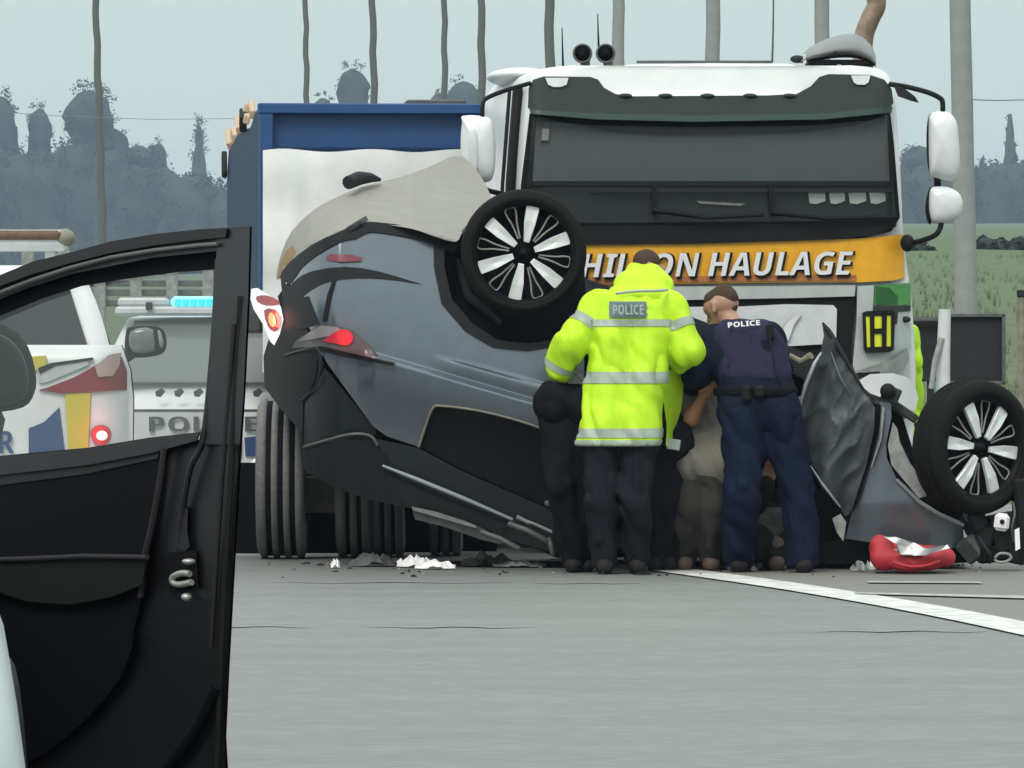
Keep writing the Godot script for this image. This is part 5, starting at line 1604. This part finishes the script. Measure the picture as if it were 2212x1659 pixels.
	var up_b := [[ch - ax * 0.06 - rs * 0.1, waist - rh * 0.075, 0.1 + g, 0.1 + g], [ch - ax * 0.06 + rs * 0.1, waist + rh * 0.075, 0.1 + g, 0.1 + g], [waist - rh * 0.075, tail - rh * 0.085, 0.1 + g, 0.113 + g], [waist + rh * 0.075, tail + rh * 0.085, 0.1 + g, 0.113 + g], [J.shL, J.shR, 0.06 + g, 0.06 + g], [ch, ch + ax * 0.06, 0.07 + g * 0.6, 0.06 + g * 0.4]]
	for s in ["L", "R"]:
		var wr: Vector3 = J["wr" + s]
		var el: Vector3 = J["el" + s]
		if sl >= 1.0: up_b += [[J["sh" + s], el, 0.058 + g, 0.048 + g], [el, wr, 0.048 + g, 0.036 + g]]
		else: up_b.append([J["sh" + s], (J["sh" + s] as Vector3).lerp(el, sl * 1.2), 0.06 + g, 0.055 + g])
	var top := fleshm(up_b, look.get("cell", 0.014), 0.035, look.get("folds", 0.016), look.get("hem", -1e9))
	o.set_meta("own_axes_of_top", 0)
	o.remove_meta("own_axes_of_top")
	var tm := part(o, look.get("top_name", "shirt"), top, look.top)
	tm.set_meta("tmp", 1)
	tm.remove_meta("tmp")
	return o

func child_named(o: Node3D, n: String) -> MeshInstance3D: return o.get_node(n)

func people() -> void:
	# jacket of bright yellow, back to us
	var z := 33.9
	var J := {"head": at(1398, 592, 34.22), "face": Vector3(0.1, -0.6, -1), "up": Vector3(0.05, 1, -0.7), "shL": at(1296, 668, 34.05), "shR": at(1446, 668, 34.05), "elL": at(1234, 742, 33.98), "elR": at(1484, 756, 33.98), "wrL": at(1212, 795, 34.06), "wrR": at(1446, 792, 34.3), "hdL": Vector3(0.55, -0.5, -0.6).normalized(),
		"hipL": at(1300, 940, z), "hipR": at(1378, 940, z), "knL": at(1296, 1078, z - 0.05), "knR": at(1372, 1078, z - 0.05), "anL": at(1306, 1190, z + 0.03), "anR": at(1376, 1190, z + 0.1)}
	var hem := at(1340, 962, z).y
	var p := person("person in a long fluorescent yellow jacket with grey bands, back to the camera, bending in", J, {"top": "hi_vis", "top_name": "jacket", "trousers": "charcoal", "glove": "glove", "hip": 0.78, "loose": 0.044, "tail": 0.14, "hem": hem, "folds": 0.015, "cell": 0.013, "leg": 1.02})
	var jk := child_named(p, "jacket")
	var mesh: ArrayMesh = jk.mesh
	var ch: Vector3 = (J.shL + J.shR) * 0.5
	var pv: Vector3 = (J.hipL + J.hipR) * 0.5
	var seg := func(q: Vector3, a: Vector3, b: Vector3) -> float: return q.distance_to(Geometry3D.get_closest_point_to_segment(q, a, b))
	var arms := func(q: Vector3) -> bool: return minf(minf(seg.call(q, J.shL.lerp(J.elL, 0.35), J.elL), seg.call(q, J.elL, J.wrL)), minf(seg.call(q, J.shR.lerp(J.elR, 0.35), J.elR), seg.call(q, J.elR, J.wrR))) < 0.112 and absf(q.x - ch.x) > 0.2
	var torso := func(q: Vector3) -> bool: return not arms.call(q)
	for q in [[705, 690], [828, 803], [945, 925]]:
		part(jk, "reflective_band", band(mesh, Vector3.UP, at(0, q[0], z).y, at(0, q[1], z).y, torso), "reflective")
	part(jk, "pale_hem", band(mesh, Vector3.UP, at(0, 964, z).y, at(0, 950, z).y, torso, 0.004), "reflective")
	for s in ["L", "R"]:
		var a: Vector3 = J["sh" + s]
		var b: Vector3 = J["el" + s]
		var d := (b - a).normalized()
		var near := func(q: Vector3) -> bool: return seg.call(q, a, b) < 0.12 and absf(q.x - ch.x) > 0.19
		part(jk, "reflective_band", band(mesh, d, d.dot(a) + 0.1, d.dot(a) + 0.15, near), "reflective")
		var w: Vector3 = J["wr" + s]
		d = (w - b).normalized()
		part(jk, "reflective_band", band(mesh, d, d.dot(w) - 0.045, d.dot(w) - 0.005, func(q: Vector3) -> bool: return arms.call(q) and q.distance_to(w) < 0.17), "reflective")
	var px := func(q: Vector3) -> float: return q.x / -q.z * F + CX
	var back := func(q: Vector3) -> bool: return px.call(q) > 1316.0 and px.call(q) < 1398.0 and q.z > -33.98
	part(jk, "back_patch", band(mesh, Vector3.UP, at(0, 686, z).y, at(0, 651, z).y, back, 0.008), "patch_blue")
	part(jk, "lettering", lettering("POLICE", 0.17, 0.055, 0.006, Transform3D(Basis(Vector3.RIGHT, -0.12), at(1357, 669, 33.828))), "reflective")
	# raised collar with the rolled hood
	part(jk, "hood", fleshm([[at(1335, 640, 34.02), at(1425, 640, 34.02), 0.06, 0.06], [at(1352, 615, 34.1), at(1425, 615, 34.1), 0.075, 0.075], [at(1370, 595, 34.16), at(1412, 594, 34.16), 0.06, 0.06]], 0.011, 0.05, 0.01), "hi_vis")
	part(jk, "hood_seam", tubem(spline([at(1330, 634, 33.85), at(1372, 629, 33.83), at(1420, 628, 33.84), at(1442, 626, 33.95)], false, 4), 0.008, 6), "reflective")
	# the open front of the jacket hanging at its right side
	var fl := mb()
	loft(fl, [[at(1432, 800, 34.0), at(1455, 800, 34.1), at(1478, 810, 34.2)], [at(1434, 870, 34.0), at(1456, 868, 34.12), at(1472, 880, 34.2)], [at(1440, 920, 34.05), at(1450, 930, 34.12), at(1456, 940, 34.2)], [at(1438, 962, 34.05), at(1452, 970, 34.12), at(1470, 974, 34.2)]], 3, 3)
	part(jk, "open_front", done(fl), "hi_vis")
	part(jk, "front_edge", boxm(at(1455, 960, 34.08), Vector3(0.075, 0.06, 0.02), Basis(Vector3.BACK, -0.15)), "reflective")
	# officer in a navy vest
	z = 34.05
	J = {"head": at(1560, 668, 34.3), "face": Vector3(-0.75, -0.45, -0.55), "up": Vector3(-0.25, 1, -0.3), "shL": at(1546, 738, 34.2), "shR": at(1662, 736, 34.15), "elL": at(1503, 806, 34.12), "elR": at(1682, 800, 34.55), "wrL": at(1490, 850, 34.6), "wrR": at(1640, 860, 34.8),
		"hipL": at(1608, 890, z), "hipR": at(1682, 886, z), "knL": at(1602, 1060, z - 0.1), "knR": at(1722, 1050, z + 0.05), "anL": at(1596, 1192, z + 0.1), "anR": at(1736, 1192, z + 0.02)}
	p = person("officer in navy trousers and padded navy vest with short cropped hair, leaning left", J, {"top": "navy_shirt", "top_name": "shirt", "trousers": "navy", "loose": 0.028, "tail": -0.02, "leg": 1.18, "folds": 0.012})
	ch = (J.shL + J.shR) * 0.5
	pv = (J.hipL + J.hipR) * 0.5
	var ax := (ch - pv).normalized()
	var rs: Vector3 = (J.shR - J.shL).normalized()
	var vb := [[ch - rs * 0.055 - ax * 0.03, pv + ax * 0.22 - rs * 0.06, 0.142, 0.142], [ch + rs * 0.1 - ax * 0.03, pv + ax * 0.22 + rs * 0.085, 0.14, 0.14], [ch - rs * 0.07 + ax * 0.02, ch + rs * 0.11 + ax * 0.02, 0.1, 0.1]]
	var vest := part(p, "vest", fleshm(vb, 0.013, 0.04, 0.006, at(0, 822, z).y), "vest_navy")
	part(vest, "lettering", lettering("POLICE", 0.18, 0.03, 0.006, Transform3D(Basis(Vector3.BACK, 0.08) * Basis(Vector3.RIGHT, -0.35), at(1607, 700, 34.035))), "letter_white")
	part(p, "belt", fleshm([[pv + ax * 0.13 - rs * 0.07, pv + ax * 0.13 + rs * 0.07, 0.168, 0.168]], 0.012, 0.03, 0.0, at(0, 856, z).y, at(0, 836, z).y), "black_cloth")
	for q in [[1612, 850, 0.05, 0.09], [1640, 846, 0.06, 0.07], [1690, 848, 0.06, 0.1]]:
		part(p, "belt_pouch", boxm(at(q[0], q[1], z - 0.15 if q[0] < 1680 else z - 0.05), Vector3(q[2], q[3], 0.05), Basis(), 0.015), "black_plastic")
	part(p, "radio", boxm(at(1664, 716, z - 0.06), Vector3(0.045, 0.09, 0.04), Basis(Vector3.BACK, 0.2), 0.01), "black_plastic")
	part(p, "radio_cord", tubem(spline([at(1662, 728, z - 0.09), at(1668, 760, z - 0.12), at(1674, 800, z - 0.12), at(1688, 836, z - 0.1)], false, 4), 0.005, 5), "black_plastic")
	part(p, "collar", fleshm([[J.head + Vector3(0.03, -0.125, 0.0), J.head + Vector3(0.06, -0.14, 0.02), 0.07, 0.07]], 0.012, 0.02, 0.0), "navy_shirt")
	# bent-over helper in a grey shirt
	z = 34.35
	J = {"head": at(1530, 810, 35.1), "face": Vector3(0, -1, -0.4), "up": Vector3(0, 0.3, -1), "shL": at(1500, 828, 34.6), "shR": at(1566, 832, 34.9), "elL": at(1494, 905, 34.3), "elR": at(1580, 920, 34.9), "wrL": at(1522, 850, 34.25), "wrR": at(1560, 990, 35.0),
		"hipL": at(1494, 1000, z), "hipR": at(1540, 1000, z), "knL": at(1492, 1100, z - 0.1), "knR": at(1540, 1096, z - 0.1), "anL": at(1478, 1192, z + 0.1), "anR": at(1536, 1192, z + 0.05)}
	person("person in grey shirt and grey trousers stooping between the yellow jacket and the officer", J, {"top": "grey_shirt", "trousers": "grey_trouser", "skin": "skin_tan", "hip": 0.84, "loose": 0.034, "tail": 0.02, "sleeve": 0.45, "folds": 0.014, "boot": "boot_brown", "leg": 0.98})
	# helper in black reaching into the car
	z = 34.1
	J = {"head": at(1250, 930, 34.95), "face": Vector3(0, -1, -0.5), "up": Vector3(0, 0.1, -1), "shL": at(1190, 880, 34.6), "shR": at(1270, 890, 34.65), "elL": at(1185, 960, 34.7), "elR": at(1275, 970, 34.75), "wrL": at(1195, 1020, 34.9), "wrR": at(1265, 1030, 34.95),
		"hipL": at(1204, 872, z), "hipR": at(1250, 880, z), "knL": at(1212, 1040, z - 0.05), "knR": at(1262, 1040, z), "anL": at(1238, 1192, z + 0.1), "anR": at(1266, 1192, z + 0.15)}
	person("person in black bending into the car, left of the yellow jacket", J, {"top": "black_cloth", "top_name": "jacket", "trousers": "black_cloth", "loose": 0.005, "folds": 0.014, "hip": 0.74, "leg": 1.06})
	# another pair of navy legs just right of the jacket
	z = 34.3
	J = {"head": at(1440, 780, 35.2), "face": Vector3(0, -1, -0.4), "up": Vector3(0, 0.3, -1), "shL": at(1390, 830, 34.9), "shR": at(1450, 830, 34.9), "elL": at(1390, 910, 34.9), "elR": at(1450, 910, 34.9), "wrL": at(1410, 960, 35.0), "wrR": at(1440, 960, 35.0),
		"hipL": at(1396, 952, z), "hipR": at(1438, 952, z), "knL": at(1404, 1078, z - 0.05), "knR": at(1440, 1078, z - 0.05), "anL": at(1414, 1192, z + 0.1), "anR": at(1446, 1192, z + 0.12)}
	person("person in dark navy hidden behind the yellow jacket, only the legs showing beside it", J, {"top": "charcoal", "top_name": "jacket", "trousers": "charcoal", "loose": 0.005, "cell": 0.018, "hip": 0.9})
	# crouching helper in olive, seen through the officer's legs
	z = 34.6
	J = {"head": at(1712, 1050, 35.0), "face": Vector3(0.3, -0.6, -1), "shL": at(1625, 1085, 34.8), "shR": at(1712, 1085, 34.8), "elL": at(1608, 1128, 34.5), "elR": at(1715, 1140, 34.7), "wrL": at(1650, 1052, 34.42), "wrR": at(1690, 1120, 35.0), "hdL": Vector3(0.35, 0.9, 0.0).normalized(),
		"hipL": at(1640, 1160, z), "hipR": at(1690, 1160, z), "knL": at(1625, 1175, z - 0.35), "knR": at(1705, 1175, z + 0.35), "anL": at(1628, 1196, z - 0.2), "anR": at(1676, 1196, z - 0.18)}
	p = person("person in dark olive crouching low, seen between the officer's legs, one hand raised", J, {"top": "olive", "top_name": "jacket", "trousers": "olive", "loose": 0.022, "boot": "boot_brown", "folds": 0.01, "tail": 0.0})
	part(p, "pale_patch", fleshm([[at(1636, 1122, 34.5), at(1682, 1122, 34.5), 0.07, 0.065], [at(1652, 1148, 34.5), at(1668, 1148, 34.5), 0.06, 0.06]], 0.012, 0.03, 0.008), "olive_patch")
	# someone in yellow behind the truck's corner
	z = 40.3
	J = {"head": at(1925, 660, z + 0.1), "face": Vector3(-1, -0.2, -0.3), "shL": at(1905, 722, z + 0.1), "shR": at(1948, 722, z - 0.1), "elL": at(1900, 790, z + 0.2), "elR": at(1959, 792, z - 0.15), "wrL": at(1880, 830, z + 0.2), "wrR": at(1964, 850, z - 0.1),
		"hipL": at(1915, 920, z + 0.08), "hipR": at(1945, 920, z - 0.05), "knL": at(1915, 1030, z + 0.1), "knR": at(1945, 1030, z - 0.1), "anL": at(1915, 1130, z + 0.1), "anR": at(1948, 1130, z - 0.1)}
	person("person in a yellow jacket mostly hidden behind the truck's right corner", J, {"top": "hi_vis", "top_name": "jacket", "trousers": "charcoal", "loose": 0.04, "cell": 0.018})

# ---------------------------------------------------------------- things on the road
func scrap(n: String, label: String, cat: String, px: float, py: float, pts: Array, lift: float, m: String) -> void:
	var z := EYE * F / (py - HOR)
	var c := at(px, py, z)
	var st := mb()
	if lift < 0.03:  # a small chip
		var top := []
		for i in range(0, pts.size(), 2): top.append(Vector3(c.x + pts[i] * 0.01, maxf(0.008, lift * (0.55 + 0.45 * sin(i * 2.1 + px))), c.z - pts[i + 1] * 0.01))
		var n2 := top.size()
		var mid := Vector3.ZERO
		for v in top: mid += v
		mid = mid / n2 + Vector3(0, lift * 0.5, 0)
		for i in n2:
			var a: Vector3 = top[i]
			var b: Vector3 = top[(i + 1) % n2]
			tri(st, a, b, mid)
			quad(st, a, b, Vector3(b.x, 0.006, b.z), Vector3(a.x, 0.006, a.z))
	else:  # crumpled sheet: a small uneven grid of folds, low at its rim
		var x0 := 0.0
		var x1 := 0.0
		for i in range(0, pts.size(), 2):
			x0 = minf(x0, pts[i] * 0.01)
			x1 = maxf(x1, pts[i] * 0.01)
		var dep := maxf(0.05, (x1 - x0) * 0.3)
		var g := []
		for i in 12:
			var row := []
			for k in 6:
				var u := i / 11.0 * 2.0 - 1.0
				var v := k / 5.0 * 2.0 - 1.0
				var w := clampf(1.0 - u * u * 0.8 - v * v * 0.9, 0.0, 1.0)
				var r := rng.randf()
				row.append(Vector3(c.x + lerpf(x0, x1, u * 0.5 + 0.5) + (rng.randf() - 0.5) * 0.012, 0.007 + lift * sqrt(w) * (0.25 + 0.75 * r), c.z + v * dep * sqrt(clampf(1.15 - u * u, 0.1, 1.0)) + (rng.randf() - 0.5) * 0.012))
			g.append(row)
		for i in 11:
			for k in 5: quad(st, g[i][k], g[i + 1][k], g[i + 1][k + 1], g[i][k + 1])
	solo(n, done(st), m, label, cat, "litter and broken pieces on the road")

func debris() -> void:
	scrap("white_wrapper", "crumpled white sheet lying under the torn bumper strip", "wrapper", 892, 1226, [-9, -3, -4, 4, 2, 6, 7, 3, 11, -1, 5, -5, -2, -4], 0.075, "bright_paper")
	scrap("white_wrapper", "flat white scrap at the right end of the crumpled sheet", "wrapper", 935, 1230, [-10, -2, -3, 3, 8, 1, 13, -2, 2, -4], 0.055, "bright_paper")
	scrap("white_cup", "small white lump left of the grey heap on the road", "litter", 724, 1228, [-3, -2, -2, 3, 2, 3, 3, -1, 0, -3], 0.06, "bright_paper")
	scrap("grey_bag", "grey heap of torn lining below the trailer wheels", "debris", 815, 1224, [-16, -4, 14, -2], 0.085, "mid_grey")
	scrap("bumper_shard", "grey shard standing on the road below the roof rail", "debris", 1050, 1224, [-14, -3, -4, 4, 6, 3, 15, 0, 4, -4], 0.1, "mid_grey")
	scrap("bumper_shard", "pale thin shard flat on the road left of the black trousers", "debris", 1120, 1226, [-15, -2, 0, 3, 16, 0, 4, -3], 0.04, "light_grey")
	scrap("dark_fragment", "small dark fragment alone on the pale road", "debris", 1386, 1244, [-5, -2, -1, 2, 5, 1, 6, -1, 0, -2], 0.025, "black_plastic")
	scrap("plastic_wrap", "white plastic wrap left of the brown boots", "litter", 1583, 1232, [-4, -2, -3, 4, 2, 3, 5, 0, 1, -3], 0.08, "bright_paper")
	scrap("plastic_wrap", "pale blue plastic pack in front of the brown boots", "litter", 1650, 1232, [-6, -2, -5, 4, 3, 4, 6, 1, 4, -3], 0.09, "pale_blue")
	scrap("plastic_wrap", "white plastic wrap right of the pale blue pack", "litter", 1684, 1230, [-3, -2, -3, 4, 2, 4, 4, -1], 0.1, "bright_paper")
	scrap("plastic_wrap", "small pale scrap between the boots and the blue pack", "litter", 1618, 1236, [-5, -1, 0, 3, 5, 0, 1, -2], 0.04, "light_grey")
	scrap("glass_lump", "pale crumpled lump on the shoulder left of the red bag", "litter", 1856, 1236, [-5, -2, -3, 3, 3, 3, 5, 0, 1, -2], 0.06, "light_grey")
	scrap("glass_lump", "pale torn packet at the left foot of the red bag", "litter", 1900, 1233, [-8, -2, -5, 5, 2, 4, 8, 2, 6, -2], 0.085, "silver_panel")
	scrap("glass_lump", "whitish packet below the red bag's near edge", "litter", 1925, 1236, [-4, -2, -3, 3, 3, 4, 5, -1], 0.09, "bright_paper")
	for k in 120:
		var px := 560.0 + 1560.0 * rng.randf()
		var py := 1218.0 + 34.0 * pow(rng.randf(), 2.0)
		var s := 0.5 + 1.3 * rng.randf() * rng.randf() + (1.2 if k % 9 == 0 else 0.0)
		scrap("fragment", "tiny broken car fragment scattered on the road around the wreck", "debris", px, py, [-s, -s * 0.4, -s * 0.3, s * 0.7, s, s * 0.3, s * 0.5, -s * 0.6], 0.008 + 0.014 * rng.randf(), ["dark_grey", "mid_grey", "light_grey", "black_plastic", "mid_grey"][k % 5])
	# red first aid bag spilling white dressings
	var z := 33.9
	var b := thing("first_aid_bag", "red bag lying open with white dressings spilling out, before the wrecked wing", "bag", at(1970, 1232, z))
	var rb := fleshm([[at(1900, 1178, z + 0.05), at(1908, 1210, z), 0.05, 0.06], [at(1905, 1205, z), at(1975, 1216, z - 0.08), 0.065, 0.05], [at(1975, 1214, z - 0.08), at(2040, 1206, z - 0.02), 0.05, 0.055], [at(1905, 1190, z + 0.3), at(2030, 1198, z + 0.3), 0.055, 0.05], [at(1900, 1180, z + 0.05), at(1905, 1185, z + 0.3), 0.055, 0.055], [at(2040, 1204, z), at(2030, 1198, z + 0.3), 0.045, 0.045]], 0.011, 0.03, 0.008, 0.012)
	var bag := part(b, "bag", rb, "bag_red")
	part(bag, "lining", boxm(at(1965, 1202, z + 0.15), Vector3(0.3, 0.05, 0.26), Basis(Vector3.BACK, -0.1)), "mud")
	for q in [[[1908, 1158, 1935, 1160, 1975, 1172, 2000, 1186, 1985, 1192, 1955, 1182, 1930, 1172], -0.06], [[1930, 1186, 1960, 1182, 2000, 1184, 2046, 1176, 2052, 1184, 2000, 1200, 1950, 1200], -0.13], [[1938, 1176, 1965, 1178, 1972, 1198, 1945, 1198], -0.14]]:
		part(b, "dressing", skin(p2(q[0]), func(x: float, y: float) -> float: return z - 0.02 + 0.03 * sin(x * 0.09 + y * 0.07), q[1], 0.03, 9), "bright_paper")
	part(b, "strap", tubem(spline([at(1930, 1215, z - 0.16), at(1965, 1224, z - 0.18), at(2000, 1222, z - 0.16), at(2030, 1212, z - 0.1)], false, 4), 0.009, 6), "bag_red")

# ---------------------------------------------------------------- silver car with its door open
func silver_car() -> void:
	var base := Vector3(-1.955, 0, -11.33)
	var o := thing("car", "silver car at the lower left corner with its black door swung wide open", "car", base)
	var tdir := Vector3(0.1685, 0, 0.9857)
	var X := Transform3D(Basis(Vector3(0.9857, 0, -0.1685), Vector3.UP, tdir), base)
	road_car(o, X, {"L": 4.4, "W": 1.8, "H": 1.42, "belt": 0.93, "hood": 0.9, "cab": [-0.2, 0.36, -0.05, 0.2], "tail_drop": 0.21, "roof_w": 0.34, "no_mirror": 1}, "silver_paint")
	var zd := func(x: float, y: float) -> float: return 11.7 + (540.0 - x) / 540.0 * 0.72 + 0.03 * pow((y - 1200.0) / 400.0, 2.0)
	var D := func(x: float, y: float, off := 0.0) -> Vector3: return at(x, y, zd.call(x, y) + off)
	var S := func(a: Array, off: float, thick := 0.02, smooth := 0) -> ArrayMesh: return skin(p2(a, smooth), zd, off, thick, 40.0)
	# outer metal with the tall rear edge
	var d := part(o, "door", S.call([-160, 1040, 0, 1015, 185, 1000, 320, 975, 430, 950, 446, 872, 460, 722, 470, 536, 540, 489, 536, 640, 526, 850, 516, 1000, 502, 1250, 491, 1450, 484, 1600, 490, 1700, 486, 1830, -160, 1830], 0.0, 0.09), "door_metal", "black car door swung open, seen from inside")
	part(d, "frame", S.call([-160, 660, 0, 594, 70, 565, 153, 545, 240, 521, 332, 506, 430, 495, 540, 489, 540, 540, 470, 542, 332, 556, 153, 592, 60, 622, 0, 646, -160, 720], -0.012, 0.05), "door_metal")
	part(d, "frame_upper", S.call([-160, 660, 0, 594, 70, 565, 153, 545, 240, 521, 332, 506, 430, 496, 490, 493, 488, 512, 430, 518, 332, 530, 240, 546, 153, 568, 70, 592, 0, 618, -160, 690], -0.03, 0.03), "door_frame")  # grey-brown upper band of the door frame
	part(d, "frame_line", tubem([D.call(-20, 640, -0.03), D.call(70, 605, -0.03), D.call(153, 578, -0.03), D.call(240, 556, -0.03), D.call(332, 541, -0.03), D.call(430, 530, -0.03), D.call(470, 527, -0.03)], 0.004, 6), "mid_grey")
	part(d, "rear_pillar", S.call([468, 500, 540, 489, 536, 640, 526, 850, 518, 960, 430, 960, 446, 872, 460, 722, 466, 620], -0.02, 0.08), "door_metal")
	part(d, "weather_shield", S.call([-160, 720, 0, 640, 60, 616, 153, 586, 332, 548, 470, 536, 468, 582, 380, 588, 268, 603, 176, 618, 90, 645, 0, 682, -160, 760], 0.03, 0.012), "door_trim")
	part(d, "window_pane", S.call([-160, 740, 0, 660, 153, 600, 332, 560, 470, 545, 462, 722, 448, 872, 434, 940, 319, 950, 185, 972, 0, 990, -160, 1010], 0.05, 0.0), "glass_door")
	part(d, "belt_ledge", S.call([-160, 1005, 0, 985, 185, 968, 319, 946, 430, 934, 424, 952, 350, 972, 319, 980, 185, 1005, 0, 1026, -160, 1046], -0.04, 0.06), "door_belt")
	part(d, "belt_ledge", S.call([-160, 1046, 0, 1026, 185, 1005, 319, 980, 345, 974, 340, 990, 185, 1024, 0, 1048, -160, 1066], -0.03, 0.04), "door_frame")
	part(d, "inner_trim", S.call([-160, 1064, 0, 1044, 185, 1020, 345, 988, 338, 1050, 320, 1198, 300, 1320, 270, 1420, 230, 1500, 160, 1580, 60, 1660, -160, 1760], -0.025, 0.03), "door_trim")
	part(d, "trim_edge", tubem(spline([D.call(356, 966, -0.035), D.call(346, 1040, -0.035), D.call(330, 1130, -0.035), D.call(314, 1200, -0.035), D.call(304, 1290, -0.03)], false, 4), 0.007, 6), "door_frame")
	part(d, "trim_edge", tubem(spline([D.call(470, 1480, -0.03), D.call(420, 1580, -0.03), D.call(330, 1690, -0.03), D.call(200, 1780, -0.03)], false, 4), 0.012, 6), "door_trim")
	part(d, "armrest", S.call([-160, 1222, 0, 1210, 100, 1206, 165, 1204, 185, 1199, 220, 1203, 316, 1204, 308, 1262, 240, 1290, 150, 1306, 60, 1300, 0, 1280, -160, 1270], -0.06, 0.05), "door_rest")
	part(d, "armrest_edge", tubem([D.call(-60, 1212, -0.065), D.call(100, 1206, -0.065), D.call(180, 1202, -0.065), D.call(318, 1204, -0.065)], 0.006, 6), "door_frame")
	part(d, "door_pocket", S.call([-60, 1560, 60, 1480, 150, 1430, 260, 1400, 290, 1370, 262, 1460, 180, 1560, 60, 1650, -60, 1700], -0.04, 0.03, 2), "door_trim")
	part(d, "seal", tubem(spline([D.call(470, 560, 0.03), D.call(462, 720, 0.0), D.call(440, 940, -0.02), D.call(412, 1010, -0.03), D.call(395, 1100, -0.02), D.call(388, 1180, -0.01)], false, 4), 0.006, 6), "door_metal")
	part(d, "edge_rib", tubem([D.call(520, 640, -0.02), D.call(500, 1000, -0.02), D.call(480, 1350, -0.02), D.call(468, 1660, -0.02)], 0.006, 6), "door_rest")
	part(d, "edge_rib", tubem([D.call(505, 700, -0.03), D.call(478, 1050, -0.02), D.call(456, 1400, -0.02)], 0.005, 6), "door_frame")
	part(d, "inner_gusset", S.call([396, 1094, 406, 1100, 404, 1150, 410, 1180, 400, 1190, 376, 1180, 384, 1140], -0.02, 0.02), "door_frame")
	var l := part(d, "latch", tubem(spline([D.call(410, 1240, -0.035), D.call(395, 1238, -0.035), D.call(376, 1244, -0.035), D.call(372, 1256, -0.035), D.call(386, 1263, -0.035), D.call(414, 1258, -0.035)], false, 4), 0.0065, 6), "latch_metal")
	part(l, "striker_plate", S.call([362, 1195, 424, 1190, 428, 1272, 366, 1280], -0.015, 0.02), "interior")
	part(l, "bolt", blobm(D.call(403, 1290, -0.03), Vector3(0.011, 0.008, 0.01)), "latch_metal")
	part(l, "bolt", blobm(D.call(408, 1213, -0.03), Vector3(0.014, 0.006, 0.01)), "latch_metal")
	# its door mirror beyond the glass
	var m := part(d, "door_mirror", mirror_shell([-80, 700, -20, 694, 30, 712, 62, 752, 78, 810, 74, 850, 50, 880, -20, 892, -80, 890], 12.72, 0.16), "interior")
	part(m, "mirror_glass", mirror_shell([-80, 722, -20, 718, 20, 732, 48, 765, 62, 812, 58, 845, 38, 868, -20, 878, -80, 876], 12.64, 0.03), "mirror_face")
	part(m, "mirror_foot", tubem([at(-40, 900, 12.7), at(-60, 990, 12.6)], 0.05, 8), "black_plastic")
